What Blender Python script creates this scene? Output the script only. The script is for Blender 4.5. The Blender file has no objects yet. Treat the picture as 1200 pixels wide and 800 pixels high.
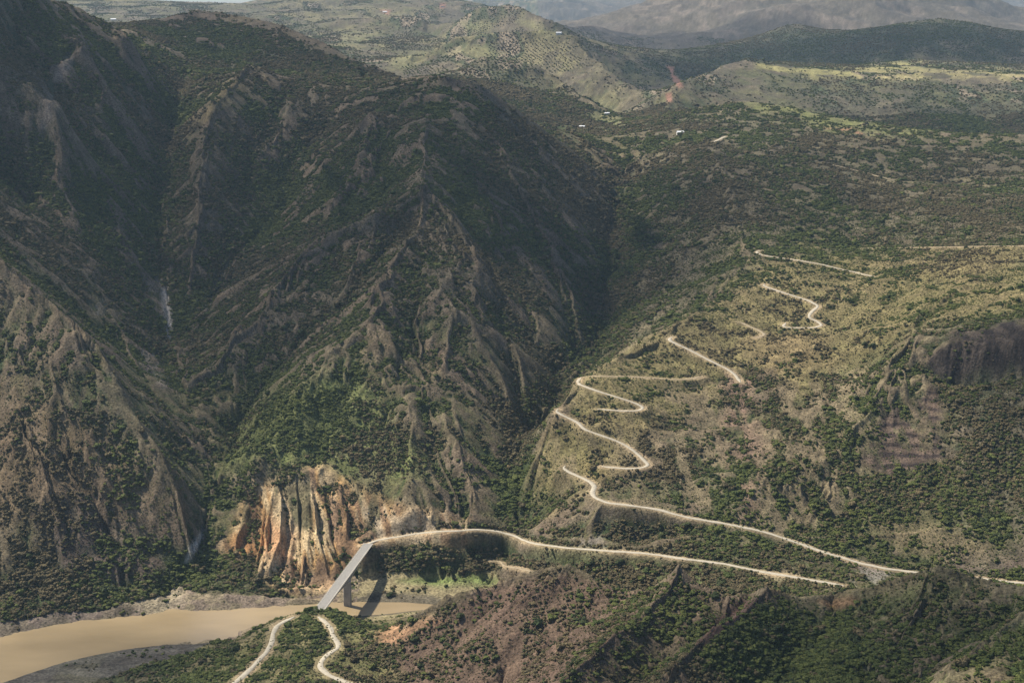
import bpy, math, random
import numpy as np

random.seed(7)
RNG = np.random.default_rng(11)

# ------------------------------------------------------------------ camera, sky, sun
F = 1648.0            # focal length in photo pixels (photo 1200 x 800)
H0 = 15.0             # photo row of the horizon
PITCH = math.atan((400 - H0) / F)
CP, SP = math.cos(PITCH), math.sin(PITCH)

scene = bpy.context.scene
cam_d = bpy.data.cameras.new("camera")
cam = bpy.data.objects.new("camera", cam_d)
scene.collection.objects.link(cam)
scene.camera = cam
cam.location = (0, 0, 0)
cam.rotation_euler = (math.pi / 2 - PITCH, 0, 0)
cam_d.sensor_width = 36.0
cam_d.lens = 36.0 * F / 1200.0
cam_d.clip_start = 1.0
cam_d.clip_end = 90000.0

SUN = np.array([-0.57, 0.31, 0.88]); SUN /= np.linalg.norm(SUN)   # towards the sun
SUN_EL = math.asin(SUN[2]); SUN_AZ = math.atan2(SUN[0], SUN[1])
world = bpy.data.worlds.new("World")
scene.world = world
world.use_nodes = True
wn = world.node_tree
for n in list(wn.nodes): wn.nodes.remove(n)
wo = wn.nodes.new("ShaderNodeOutputWorld")
bg = wn.nodes.new("ShaderNodeBackground"); bg.inputs[1].default_value = 0.088
sky = wn.nodes.new("ShaderNodeTexSky"); sky.sky_type = 'NISHITA'; sky.sun_disc = False
sky.sun_elevation = SUN_EL; sky.sun_rotation = SUN_AZ
sky.altitude = 1500; sky.air_density = 1.0; sky.dust_density = 2.5
wn.links.new(sky.outputs[0], bg.inputs[0]); wn.links.new(bg.outputs[0], wo.inputs[0])

sd = bpy.data.lights.new("sun", 'SUN'); sd.energy = 5.0; sd.angle = math.radians(0.53)
sd.color = (1.0, 0.93, 0.81)
so = bpy.data.objects.new("sun", sd); scene.collection.objects.link(so)
from mathutils import Vector, Matrix
so.rotation_euler = Vector(tuple(-SUN)).to_track_quat('-Z', 'Y').to_euler()
so.location = (-3000, 2000, 3000)

scene.view_settings.view_transform = 'Standard'
scene.view_settings.look = 'None'
scene.view_settings.gamma = 1.0
scene.view_settings.exposure = 0.48
scene.cycles.max_bounces = 4
scene.cycles.diffuse_bounces = 2
scene.cycles.glossy_bounces = 1
scene.cycles.transmission_bounces = 1
scene.cycles.volume_bounces = 0
scene.cycles.transparent_max_bounces = 8
scene.cycles.caustics_reflective = False
scene.cycles.caustics_refractive = False

ZW = -700.0           # water level

def ray(px, py):
    u = (px - 600.0) / F; v = (400.0 - py) / F
    return u, CP + v * SP, -SP + v * CP

def P3(p):
    """photo pixel + depth (or + height as 4th value) -> world point"""
    dx, dy, dz = ray(p[0], p[1])
    t = (p[3] / dz) if len(p) > 3 else p[2] / dy
    return np.array([dx * t, dy * t, dz * t])

def project(x, y, z):
    f = CP * y - SP * z
    up = SP * y + CP * z
    return 600 + F * x / f, 400 - F * up / f

# ------------------------------------------------------------------ noise
def _h(ix, iy, s):
    n = (ix.astype(np.int64) * 374761393 + iy.astype(np.int64) * 668265263 + s * 974634777) & 0xFFFFFFFF
    n = ((n ^ (n >> 13)) * 1274126177) & 0xFFFFFFFF
    n = (n ^ (n >> 16)) & 0xFFFFFF
    return n.astype(np.float32) / 16777215.0

def vnoise(x, y, s=0):
    ix = np.floor(x); iy = np.floor(y)
    fx = (x - ix).astype(np.float32); fy = (y - iy).astype(np.float32)
    ix = ix.astype(np.int64); iy = iy.astype(np.int64)
    fx = fx * fx * fx * (fx * (fx * 6 - 15) + 10); fy = fy * fy * fy * (fy * (fy * 6 - 15) + 10)
    a = _h(ix, iy, s); b = _h(ix + 1, iy, s); c = _h(ix, iy + 1, s); d = _h(ix + 1, iy + 1, s)
    return (a + (b - a) * fx) * (1 - fy) + (c + (d - c) * fx) * fy

def fbm(x, y, wl, octv=4, s=0, gain=0.5):
    """0..1 centred on 0.5"""
    r = np.zeros(x.shape, np.float32); a = 1.0; t = 0
    c, sn = math.cos(0.6), math.sin(0.6)
    X = x / wl; Y = y / wl
    for k in range(octv):
        r += a * vnoise(X, Y, s + k * 17); t += a; a *= gain
        X, Y = (X * c - Y * sn) * 2.03 + 5.2, (X * sn + Y * c) * 2.03 + 1.7
    return r / t

def sst(a, b, x):
    t = np.clip((x - a) / (b - a), 0, 1)
    return t * t * (3 - 2 * t)

# ------------------------------------------------------------------ terrain: ridge and valley lines
# every point is (photo column, photo row, distance) or (column, row, None, height)
W = None
def wz(px, py, z=ZW): return (px, py, None, z)
LINES = [
  # --- river bed and its banks
  [wz(-140,790,-706), wz(0,765,-706), wz(120,740,-706), wz(250,735,-706), wz(360,722,-706), wz(450,716,-705), wz(520,714,-703)],
  [wz(-140,768,-700.5), wz(0,746,-700.5), wz(60,731,-700.5), wz(130,723,-700.5), wz(180,719,-700.5), wz(203,712,-700.5), wz(240,716,-700.5), wz(300,711,-700.5), wz(370,706,-700.5), wz(420,705,-700.5)],
  [wz(-140,745,-690), wz(0,727,-690), wz(60,716,-690), wz(150,711,-692), wz(200,702,-694), wz(250,700,-690), wz(310,697,-690), wz(370,694,-690), wz(420,694,-696)],
  [wz(415,706,-700.5), wz(470,707,-700.5), wz(520,711,-700.5)],
  [wz(415,692,-698), wz(470,692,-697.5), wz(520,695,-697.5), wz(565,690,-697)],
  [wz(418,681,-696), wz(470,680,-695), wz(530,674,-694), wz(575,683,-692)],
  [wz(0,803,-699.9), wz(80,775,-699.9), wz(150,761,-699.9), wz(220,753,-699.9), wz(290,749,-699.9)],
  [wz(60,800,-698), wz(150,775,-697.5), wz(220,766,-698)],
  [(-140,830,1330), (0,850,1290), (100,835,1310)],
  # --- left foot ridge and the gully behind it
  [(-200,150,2200), (-80,240,2080), (0,300,2000), (60,370,1930), (115,440,1850), (170,510,1780), (205,570,1715), (222,630,1665)],
  [(-60,200,2500), (40,230,2450), (100,300,2320), (140,390,2160), (190,470,1990), (253,533,1850)],
  [(70,640,1620), (40,560,1700), (20,470,1800), (0,400,1880)],
  [(140,690,1600), (130,600,1680), (110,520,1760)],
  [(10,700,1570), (-10,620,1640), (-40,520,1760)],
  # --- left mountain
  [(-250,-200,2600), (-60,-90,2750), (30,-25,2980), (75,0,3100), (115,20,3230), (145,35,3330), (180,60,3380), (216,86,3420)],
  [(30,-25,2980), (20,80,2720), (70,110,2600), (60,200,2500), (30,250,2420)],
  [(75,0,3100), (118,90,2860), (128,200,2600), (110,260,2480)],
  [(-120,-40,2600), (-60,100,2450), (-60,200,2300)],
  # --- second mountain behind the saddle
  [(145,35,3150), (152,36,3500), (172,27,3900), (200,18,4000), (235,9,4100), (290,18,4050), (330,28,3950), (400,58,3800), (440,78,3700), (475,92,3600)],
  [(235,9,4100), (245,45,3850), (250,70,3650)],
  [(330,28,3950), (330,60,3700), (320,88,3500)],
  # --- basin gully of the left mountain
  [(216,90,3400), (205,150,3090), (192,220,2810), (188,300,2560), (199,398,2260), (215,460,2050)],
  # --- spur A
  [(470,91,3350), (400,92,3340), (345,93,3330), (287,72,3280), (255,125,3020), (238,180,2850), (240,250,2660), (215,350,2400), (212,400,2280)],
  # --- main left gully
  [(385,150,3120), (345,190,3000), (330,250,2820), (270,314,2560), (225,400,2270), (215,460,2050), (253,533,1850), (240,600,1740), (225,650,1670), (203,688,1625), wz(200,705,-698)],
  # --- central mountain, ridge line and spurs
  [(470,91,3350), (515,85,3150), (560,98,3120), (610,126,3150), (650,157,3180), (700,190,3300), (735,172,3500)],
  [(430,112,3180), (500,108,3040), (560,124,3030)],
  [(505,135,2900), (500,160,2780), (497,230,2520), (490,280,2370), (511,337,2220), (535,370,2120), (520,440,1980), (540,500,1870), (555,560,1780), (545,612,1710)],
  [(490,280,2370), (430,347,2170), (440,400,2050), (420,450,1970), (385,520,1850), (370,552,1800)],
  [(440,400,2050), (500,440,1960), (480,520,1830), (470,580,1740)],
  [(497,230,2520), (430,270,2440), (350,330,2330), (290,420,2150), (262,500,1950)],
  [(440,135,2980), (400,200,2780), (400,260,2600)],
  [(470,420,2040), (455,500,1880), (440,560,1770)],
  [(385,400,2080), (330,470,1930), (300,540,1800)],
  # --- cliff: top, foot
  [(262,560,1790), (300,548,1800), (345,552,1800), (400,548,1795), (450,580,1745), (490,600,1715), (540,612,1700)],
  [wz(245,668,-682), wz(290,689,-688), wz(370,685,-688), wz(412,668,-682), wz(440,641,-664), wz(490,628,-656), wz(540,626,-655)],
  [(350,555,1795), (345,620,1712), wz(350,685,-687)],
  [(310,560,1790), (318,625,1715), wz(315,689,-688)],
    [(395,556,1790), (385,620,1708), wz(380,680,-686)],
    # --- right flank ribs of the central mountain
  [(575,135,3030), (600,200,2820), (640,280,2600), (670,340,2440), (680,390,2310)],
  [(610,135,3130), (640,200,2950), (680,260,2780), (705,310,2640)],
  [(560,200,2750), (590,290,2480), (620,380,2230), (640,430,2120)],
  [(511,337,2220), (570,400,2080), (600,460,1990)],
  [(545,300,2400), (580,360,2250), (610,430,2090), (607,485,1975)],
  # --- central valley
  [(742,150,3650), (735,172,3500), (722,230,3080), (714,300,2720), (697,398,2320), (670,432,2170), (609,500,1960), (605,570,1810), (609,615,1725), wz(590,660,-690), wz(560,690,-697)],
  # --- crest on its right (turns of the mountain road)
  [(612,592,1745), (628,530,1800), (643,488,1850), (685,440,1950), (735,410,2040), (780,393,2100), (830,350,2260), (870,300,2450), (860,240,2750), (850,200,3000), (795,150,3550), (745,147,3750)],
  [(700,420,2000), (730,470,1890), (700,440,1950)],
  # --- big right slope
  [(690,500,1820), (800,500,1850), (880,500,1850), (960,500,1815)],
  [(700,560,1720), (800,560,1715), (880,560,1700), (940,570,1675)],
  [(740,440,1975), (860,442,1990), (950,440,1960), (1010,440,1930)],
  [(780,393,2100), (860,385,2160), (960,380,2160), (1040,380,2060)],
  [(870,300,2450), (930,330,2320), (1000,340,2280)],
  [(1080,330,2190), (1050,405,1960), (1000,500,1790), (960,590,1650), (930,625,1600)],
  [(890,290,2500), (1000,290,2600), (1200,288,2320), (1330,285,2200)],
  [(1000,320,2400), (1100,340,2150), (1200,340,2030), (1330,330,1950)],
  # cliff band on the right
  [(1085,425,1895), (1100,400,1905), (1150,392,1880), (1200,384,1855), (1330,370,1800)],
  [(1085,445,1878), (1105,446,1878), (1150,440,1858), (1200,432,1835), (1330,418,1780)],
  [(1090,560,1690), (1150,570,1660), (1220,570,1650)],
  [(1200,600,1600), (1330,590,1560)],
  # feet of the right slope above and below the two roads
  [(640,604,1692), (700,590,1650), (800,605,1632), (900,628,1597), (1000,655,1560), (1080,673,1532), (1200,682,1510), (1330,690,1490)],
  [wz(600,660,-668), wz(700,670,-650), wz(800,684,-640), wz(900,702,-632), wz(1000,714,-626), wz(1200,732,-615), wz(1330,742,-610)],
  [wz(480,655,-672), wz(540,660,-676), wz(590,662,-680)],
  # --- upper right bench and plateau edge
  [(850,200,3000), (1000,200,3200), (1100,215,3120), (1200,222,3000), (1330,220,2900)],
  [(1000,240,2850), (1100,255,2700), (1200,262,2560), (1330,260,2450)],
  [(745,147,3750), (800,128,3850), (870,118,3900), (930,125,3800), (1000,140,3700), (1100,156,3560), (1200,158,3500), (1330,160,3450)],
  # --- hidden dip, then the field plateau
  [(1330,185,3850), (1200,178,3950), (1000,160,4100), (900,145,4150), (820,130,4250)],
  [(790,113,4300), (820,98,4600), (850,82,4850), (880,74,4950), (950,82,4900), (1000,84,4900), (1100,86,4850), (1200,88,4800), (1330,90,4700)],
  [(890,71,5300), (1000,76,5400), (1070,70,5500), (1200,76,5300), (1330,78,5200)],
  # dark ridge behind the plateau
  [(730,118,4900), (760,108,5300), (830,98,5800), (900,100,5900), (1000,98,6000), (1200,98,5900), (1330,98,5900)],
  [(745,95,5600), (800,69,6300), (860,50,6700), (905,35,6900), (935,27,7000), (985,38,6900), (1020,34,6900), (1055,26,7000), (1100,19,7000), (1150,28,6800), (1200,38,6600), (1330,45,6500)],
  [(1050,60,6300), (1080,40,6700), (1100,19,7000)],
  # far massif
  [(690,95,7200), (700,84,8000), (800,80,8300), (1000,72,8600), (1200,72,8600)],
  [(640,58,10200), (687,40,10400), (738,19,11000), (800,-4,11500), (850,-28,11500), (950,-55,11500), (1050,-50,11500), (1100,-22,11300), (1135,4,11000), (1160,22,10800), (1200,40,10600), (1330,50,10300)],
  [(800,-4,11500), (820,40,9500)], [(950,-55,11500), (900,25,9500)], [(1050,-50,11500), (1030,15,9600)],
  # farthest ranges
  [(440,66,12500), (600,62,13500), (800,55,15000), (1200,52,16000), (1400,52,16000)],
  [(300,6,17000), (450,-8,17000), (600,-6,17500), (680,2,18000), (715,12,18500), (745,2,20000), (800,-18,21000), (950,-20,22000), (1100,-10,23000), (1150,-2,23000), (1200,-8,23000), (1400,-12,23000)],
  # --- middle hills with orchards
  [(380,120,4100), (440,128,4050), (500,128,3950), (580,140,3800), (640,158,3720), (690,163,3690), (742,152,3720)],
  [(470,92,3900), (530,86,4400), (560,80,4500), (600,78,4500), (640,92,4430), (670,115,4300), (700,138,4150), (720,150,3900)],
  [(440,92,4700), (480,96,4850), (560,98,4850), (640,100,4800), (720,132,4450), (742,146,4100)],
  [(480,63,5300), (540,58,5400), (600,52,5400), (640,45,5400), (675,48,5300), (700,72,5050), (730,100,4800), (755,128,4550)],
  [(480,72,5650), (560,74,5850), (640,76,5850), (700,86,5550), (762,118,5000)],
  [(430,22,7400), (500,30,6900), (540,30,6600), (560,20,6500), (590,15,6500), (615,20,6400), (650,37,6200), (690,62,6000), (725,85,5800)],
  [(300,110,4650), (400,104,4600), (470,92,4750), (500,68,5500), (520,55,6200), (500,40,7000)],
  [(250,60,5500), (340,50,5600), (400,58,5600), (440,66,5500), (480,72,5200)],
  [(200,30,7000), (330,30,7200), (400,22,7600), (430,8,8200), (470,0,8800), (510,-6,9200), (560,4,9000), (600,22,8500), (640,44,7800)], [(560,50,9900), (500,40,10500), (430,45,10800), (330,40,10900)],
  # far left
  [(-250,40,6500), (0,45,6500), (150,45,6500), (250,40,6500)],
  [(-250,-40,9500), (-50,-25,9600), (80,-10,9800), (150,-8,9800), (172,1,9800), (192,11,9800), (215,15,9800), (250,12,9800), (280,4,9900), (310,-3,10000), (350,-8,10000), (410,4,9800)],
  # --- foreground: road hill with the bridge head
  [(150,812,1350), (200,792,1370), (250,765,1410), (300,737,1447), (340,722,1475), (365,715,1483), (400,715,1484), (440,728,1460), (470,748,1400)],
  [(365,714,1484), (375,740,1415), (345,790,1300), (330,850,1170), (320,950,1000)],
  [(400,715,1484), (430,760,1380), (440,800,1300), (450,860,1180)],
  [(300,745,1430), (250,800,1320), (230,860,1200), (220,960,1030)],
  [wz(400,730,-690), wz(450,735,-690)],
  # brown hill
  [(470,748,1400), (500,728,1395), (530,708,1395), (580,687,1395), (620,676,1390), (665,675,1380), (704,692,1340), (754,699,1310), (800,688,1300), (840,702,1275), (870,709,1260), (898,702,1255), (935,704,1260), (989,699,1255), (1036,683,1250), (1094,672,1245), (1137,678,1240), (1198,689,1225), (1330,680,1220)],
  [wz(520,706,-698), wz(600,700,-690), wz(700,717,-680), wz(800,735,-670), wz(1000,762,-655), wz(1200,777,-645)],
  [(480,790,1300), (540,750,1330), (600,700,1365), (625,677,1388)],
  [(500,840,1215), (580,800,1245), (600,760,1285)],
  [(800,688,1300), (750,725,1225), (700,770,1150), (655,815,1085)],
  [(650,745,1255), (620,800,1190), (600,850,1120)],
  [(898,702,1255), (860,730,1190), (820,760,1140), (785,805,1075)],
  [(790,730,1225), (740,800,1120), (700,860,1040)],
  [(1094,672,1245), (1080,730,1190), (1010,800,1110), (980,860,1030)],
  [(980,720,1225), (930,760,1180), (890,820,1090)],
  [(1150,700,1200), (1140,735,1150), (1090,770,1100), (1040,820,1040)],
  [(1330,660,1120), (1200,726,1085), (1150,760,1040), (1104,797,1000), (1040,860,930)],
  [(1330,760,1010), (1200,800,960), (1150,850,900)],
  # ground under the viewpoint
  [(-300,1000,900,-640), (0,1000,900,-655), (300,1000,900,-640), (600,1000,900,-625), (900,1000,900,-590), (1400,1000,900,-560)],
]
def line_world(l):
    return [P3(p) for p in l]

UMAX = 0.56
Y0, Y1 = 330.0, 26000.0
CD = 0.003
nu = int(2 * UMAX / CD) + 1
nl = int(math.log(Y1 / Y0) / CD) + 1
cu = np.linspace(-UMAX, UMAX, nu); cl = np.linspace(math.log(Y0), math.log(Y1), nl)

con_s = np.zeros((nl, nu)); con_w = np.zeros((nl, nu))
def put(x, y, z, w=1.0):
    a = (x / y + UMAX) / (2 * UMAX) * (nu - 1); b = (math.log(y / Y0)) / math.log(Y1 / Y0) * (nl - 1)
    i = int(round(b)); j = int(round(a))
    if 0 <= i < nl and 0 <= j < nu:
        con_s[i, j] += z * w; con_w[i, j] += w
for l in LINES:
    if len(l[0]) == 4 and l[0][2] is not None:       # last helper line: distance and height given
        pts = [np.array([ray(p[0], 400)[0] * p[2], p[2], p[3]]) for p in l]
    else:
        pts = line_world(l)
    for a, b in zip(pts[:-1], pts[1:]):
        n = max(2, int(np.linalg.norm((b - a)[:2]) / (0.6 * CD * min(a[1], b[1]))))
        for t in np.linspace(0, 1, n):
            p = a + (b - a) * t; put(*p)
for j in range(0, nu, 2):
    u = cu[j]
    put(u * Y0 * 1.01, Y0 * 1.01, -520 - 60 * math.cos(u * 5))
    put(u * Y1 * .995, Y1 * .995, -300)

def down(a, w):
    h, k = a.shape
    H, K = (h + 1) // 2, (k + 1) // 2
    pa = np.zeros((H * 2, K * 2)); pw = np.zeros((H * 2, K * 2))
    pa[:h, :k] = a; pw[:h, :k] = w
    return pa.reshape(H, 2, K, 2).sum((1, 3)), pw.reshape(H, 2, K, 2).sum((1, 3))
def resize(a, shp):
    h, k = a.shape
    y = np.clip(np.linspace(0, h - 1, shp[0]), 0, h - 1); x = np.clip(np.linspace(0, k - 1, shp[1]), 0, k - 1)
    yi = np.minimum(y.astype(int), h - 2); xi = np.minimum(x.astype(int), k - 2)
    fy = (y - yi)[:, None]; fx = (x - xi)[None]
    return ((a[yi][:, xi] * (1 - fx) + a[yi][:, xi + 1] * fx) * (1 - fy)
            + (a[yi + 1][:, xi] * (1 - fx) + a[yi + 1][:, xi + 1] * fx) * fy)
pyr = [(con_s, con_w)]
while min(pyr[-1][0].shape) > 8: pyr.append(down(*pyr[-1]))
z = None
for (s, w) in reversed(pyr):
    m = w > 0; tgt = np.where(m, s / np.maximum(w, 1e-9), 0)
    if z is None: z = np.full(s.shape, tgt[m].mean())
    else: z = resize(z, s.shape)
    for it in range(160 if s.shape[0] > 500 else 400):
        z[m] = tgt[m]
        p = np.pad(z, 1, mode='edge')
        z = 0.25 * (p[:-2, 1:-1] + p[2:, 1:-1] + p[1:-1, :-2] + p[1:-1, 2:])
    z[m] = tgt[m]
for it in range(5):                                   # round the creases a little
    p = np.pad(z, 1, mode='edge')
    zs = (p[:-2, 1:-1] + p[2:, 1:-1] + p[1:-1, :-2] + p[1:-1, 2:] + 4 * z) / 8
    z = zs
    z[m] = z[m] * .8 + tgt[m] * .2
base_c = z

# ------------------------------------------------------------------ fine grid
NU = 1240
U = np.linspace(-0.50, 0.50, NU)
rowsL = []
l = math.log(360.0)
while l < math.log(Y1 * .98):
    Yv = math.exp(l)
    rowsL.append(l)
    if Yv < 950: st = .006
    elif Yv < 1200: st = .0018
    elif Yv < 3400: st = .00145
    elif Yv < 6000: st = .0026
    else: st = .0045
    l += st
L = np.array(rowsL); NL = len(L)
Yr = np.exp(L)
YY = np.repeat(Yr[:, None], NU, 1); XX = U[None, :] * YY
def sample_grid(a, uu, ll, u0, u1, l0, l1):
    h, k = a.shape
    x = np.clip((uu - u0) / (u1 - u0) * (k - 1), 0, k - 1.001); y = np.clip((ll - l0) / (l1 - l0) * (h - 1), 0, h - 1.001)
    xi = x.astype(int); yi = y.astype(int); fx = x - xi; fy = y - yi
    return ((a[yi, xi] * (1 - fx) + a[yi, xi + 1] * fx) * (1 - fy) + (a[yi + 1, xi] * (1 - fx) + a[yi + 1, xi + 1] * fx) * fy)
Z = sample_grid(base_c, np.repeat(U[None], NL, 0), np.repeat(L[:, None], NU, 1), -UMAX, UMAX, cl[0], cl[-1])
dY = np.gradient(Yr)
cell = np.maximum(dY, (U[1] - U[0]) * Yr)[:, None]

def grads(Z):
    zU = np.gradient(Z, U, axis=1); zY = np.gradient(Z, Yr, axis=0)
    gx = zU / YY; gy = zY - zU * U[None] / YY
    return gx, gy

def zat(x, y, A=None):
    A = Z if A is None else A
    uu = np.clip((x / y - U[0]) / (U[1] - U[0]), 0, NU - 1.001)
    rr = np.clip(np.interp(y, Yr, np.arange(NL)), 0, NL - 1.001)
    a = uu.astype(int); b = rr.astype(int); fx = uu - a; fy = rr - b
    return ((A[b, a] * (1 - fx) + A[b, a + 1] * fx) * (1 - fy) + (A[b + 1, a] * (1 - fx) + A[b + 1, a + 1] * fx) * fy)

def hit(px, py, A, ymin=380, ymax=24000):
    """where the line of sight through a photo pixel meets the ground"""
    dx, dy, dz = ray(px, py)
    ys = Yr[(Yr > ymin) & (Yr < ymax)]
    ys = np.exp(np.linspace(math.log(ys[0]), math.log(ys[-1]), 6000))
    t = ys / dy
    g = zat(dx * t, ys, A) - dz * t
    k = np.argmax(g > 0)
    if k == 0: return None
    f = g[k - 1] / (g[k - 1] - g[k])
    y = ys[k - 1] + (ys[k] - ys[k - 1]) * f
    tt = y / dy
    return np.array([dx * tt, y, dz * tt])

# secondary ribs (+) and ravines (-): height in metres, half width in metres
CREST = [
  (-26, 48, [(735,185),(722,230),(714,300),(697,398),(670,432),(625,485)]),
  (20, 42, [(440,120),(425,180),(395,235),(350,275)]), (20, 40, [(490,200),(455,240),(420,300),(390,350),(330,410),(290,470)]), (18, 38, [(475,110),(468,160),(455,215)]),
  (18, 38, [(525,120),(545,190),(580,270),(610,340)]), (16, 34, [(515,240),(550,310),(575,370),(598,430)]), (16, 34, [(440,400),(405,430),(360,460),(320,500)]),
  (16, 36, [(340,100),(325,150),(300,200)]), (18, 44, [(90,10),(110,70),(150,120),(185,150)]), (18, 42, [(20,20),(45,100),(70,190),(75,270)]), (16, 36, [(130,220),(150,280),(170,340)]),
  (-18, 32, [(465,250),(430,310),(370,370),(310,430),(265,490)]), (-16, 30, [(530,150),(560,230),(600,320),(630,390)]), (-16, 36, [(40,60),(75,160),(100,250)]),
  (24, 75, [(503,165),(510,225),(525,290),(540,345),(560,400)]), (26, 55, [(510,225),(480,280),(455,340),(440,395),(455,440),(475,480),(500,540)]),
  (32, 60, [(480,240),(430,280),(370,300),(320,350),(270,410),(245,470)]), (22, 60, [(390,150),(360,220),(320,290)]),
  (16, 45, [(603,165),(640,220),(690,300)]), (18, 45, [(573,140),(600,200),(650,300),(680,370)]), (14, 35, [(545,300),(590,380),(620,440)]),
  (26, 42, [(0,300),(60,370),(115,440),(170,510),(225,600)]), (18, 38, [(0,370),(60,450),(120,560),(160,640)]), (14, 32, [(10,480),(60,580),(90,660)]),
  (16, 60, [(272,98),(255,125),(238,190),(240,270),(215,340)]), (26, 70, [(60,30),(100,60),(150,140),(160,220)]), (24, 60, [(20,60),(60,150),(90,240),(100,330)]),
  (16, 80, [(245,32),(250,45),(240,65)]), (7, 34, [(1180,290),(1150,310),(1080,370),(1040,430),(1000,500),(960,570)]),
  (-24, 45, [(470,115),(450,180),(440,240),(400,270)]), (-22, 35, [(430,330),(400,345),(340,400),(290,460),(256,528)]), (-16, 32, [(500,310),(485,370),(505,450)]),
  (-18, 30, [(580,170),(620,260),(660,340),(685,400)]), (-18, 30, [(540,230),(570,310),(600,400),(610,470)]), (-12, 24, [(480,440),(515,520),(540,590)]),
  (-16, 30, [(30,420),(80,520),(130,620)]), 
  (-22, 40, [(330,110),(300,160),(290,230)]), (-26, 60, [(95,20),(120,80),(110,180)]),
  (11, 22, [(480,745,1398),(530,708,1395),(580,687,1395),(620,676,1390),(665,675,1380),(704,692,1340),(754,699,1310),(800,688,1300)]), (9, 22, [(800,688,1300),(840,702,1275),(898,702,1255),(935,704,1260),(989,699,1255)]), (7, 26, [(1000,696,1253),(1036,683,1250),(1094,672,1245),(1137,678,1240),(1198,689,1225)]),
  (4, 12, [(333,563),(330,620),(320,682)]), (4, 12, [(362,558),(370,620),(392,678)]), (3, 11, [(395,562),(404,610),(410,655)]), (3, 11, [(300,575),(288,620),(272,645)]), (-3, 8, [(348,560),(350,620),(352,684)]), (-2.5, 8, [(312,575),(306,620),(300,680)]), (-2.5, 8, [(380,570),(388,620),(402,668)]),
  (11, 26, [(800,690),(750,727),(700,770),(660,812)]), (13, 24, [(900,704),(834,746),(790,795)]), (9, 26, [(1090,676),(1075,730),(1030,790)]), (12, 22, [(1198,728),(1150,761),(1106,796)]),
  (-10, 26, [(705,700),(650,740),(590,790)]), (-12, 24, [(850,712),(780,750),(725,798)]), (-11, 26, [(985,708),(930,750),(885,798)]), (-14, 26, [(1180,705),(1120,745),(1065,790)]), (-7, 20, [(580,700),(530,740),(500,790)]), (7, 20, [(650,682),(600,715),(545,760)]),
  (40, 150, [(560,22,6500),(590,15,6500),(615,20,6400),(650,37,6200),(690,62,6000),(725,85,5800)]),
  (50, 120, [(540,62,5400),(600,52,5400),(640,45,5400),(675,48,5300),(700,72,5050),(730,100,4800),(752,126,4560)]),
  (35, 90, [(560,84,4500),(600,78,4430),(640,92,4430),(670,115,4300),(700,138,4150)]),
  (-45, 90, [(480,96,4850),(560,98,4850),(640,100,4800),(720,132,4450)]), (22, 110, [(885,76,4950),(850,88,4800),(820,100,4620),(795,112,4420)]), (-40, 120, [(700,100,5400),(740,112,5000),(765,124,4700)]), (30, 120, [(400,30,7000),(450,25,7000),(500,22,6900)]), (-60, 130, [(560,74,5850),(640,76,5850),(700,86,5550),(762,118,5000)]),
]
def add_crest(Z):
    out = np.zeros(Z.shape)
    w1 = fbm(XX, YY, 170, 3, 961) - .5; w2 = fbm(XX, YY, 170, 3, 971) - .5; w3 = fbm(XX, YY, 40, 3, 981) - .5; w4 = fbm(XX, YY, 40, 3, 991) - .5
    for amp, wd, line in CREST:
        pts = []
        for a, b in zip(line[:-1], line[1:]):
            for t in np.linspace(0, 1, 14, endpoint=False):
                q = [a[k] + (b[k] - a[k]) * t for k in range(len(a))]
                p = P3(q) if len(q) > 2 else hit(q[0], q[1], Z)
                if p is not None: pts.append(p)
        pts = np.array(pts)
        # drop jumps across silhouettes
        keep = np.abs(pts[:, 1] - np.median(pts[:, 1])) < .45 * np.median(pts[:, 1]); pts = pts[keep]
        D = np.full(Z.shape, 1e9); TP = np.zeros(Z.shape); Rr = wd * 3.2
        dense_ = []
        for a, b in zip(pts[:-1], pts[1:]):
            L_ = np.linalg.norm((b - a)[:2])
            if L_ > 400: continue
            for t in np.linspace(0, 1, max(2, int(L_ / (wd * .18))), endpoint=False): dense_.append(a + (b - a) * t)
        nD = len(dense_)
        for ip, p in enumerate(dense_):
            tpr = float(np.clip(min(ip / (nD * .35), (nD - 1 - ip) / (nD * .2)), 0.05, 1)) if amp > 0 and p[1] > 1450 and len(line[0]) == 2 else 1.0
            j0 = int(np.searchsorted(U, (p[0] - Rr) / p[1] - .01)); j1 = int(np.searchsorted(U, (p[0] + Rr) / p[1] + .01)); i0 = int(np.searchsorted(Yr, p[1] - Rr)); i1 = int(np.searchsorted(Yr, p[1] + Rr))
            if i0 >= i1 or j0 >= j1: continue
            k_ = wd * (1.2 if len(line[0]) == 2 and p[1] > 1450 else .7); q = (slice(i0, i1), slice(j0, j1))
            d = (XX[q] + w1[q] * k_ + w3[q] * k_ * .45 - p[0]) ** 2 + (YY[q] + w2[q] * k_ + w4[q] * k_ * .45 - p[1]) ** 2
            cl3 = d < D[q]; D[q][cl3] = d[cl3]; TP[q][cl3] = tpr
        d = np.sqrt(D)
        for _ in range(6):
            TP[1:-1, 1:-1] = (TP[:-2, 1:-1] + TP[2:, 1:-1] + TP[1:-1, :-2] + TP[1:-1, 2:]) / 4
        out += amp * TP * np.exp(-np.sqrt((d / wd) ** 2 * 1.6 + .05) + .22) * np.clip((Rr - d) / (Rr * .4), 0, 1)
    return Z + out * sst(-699, -670, Z)
Z = add_crest(Z)

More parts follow.
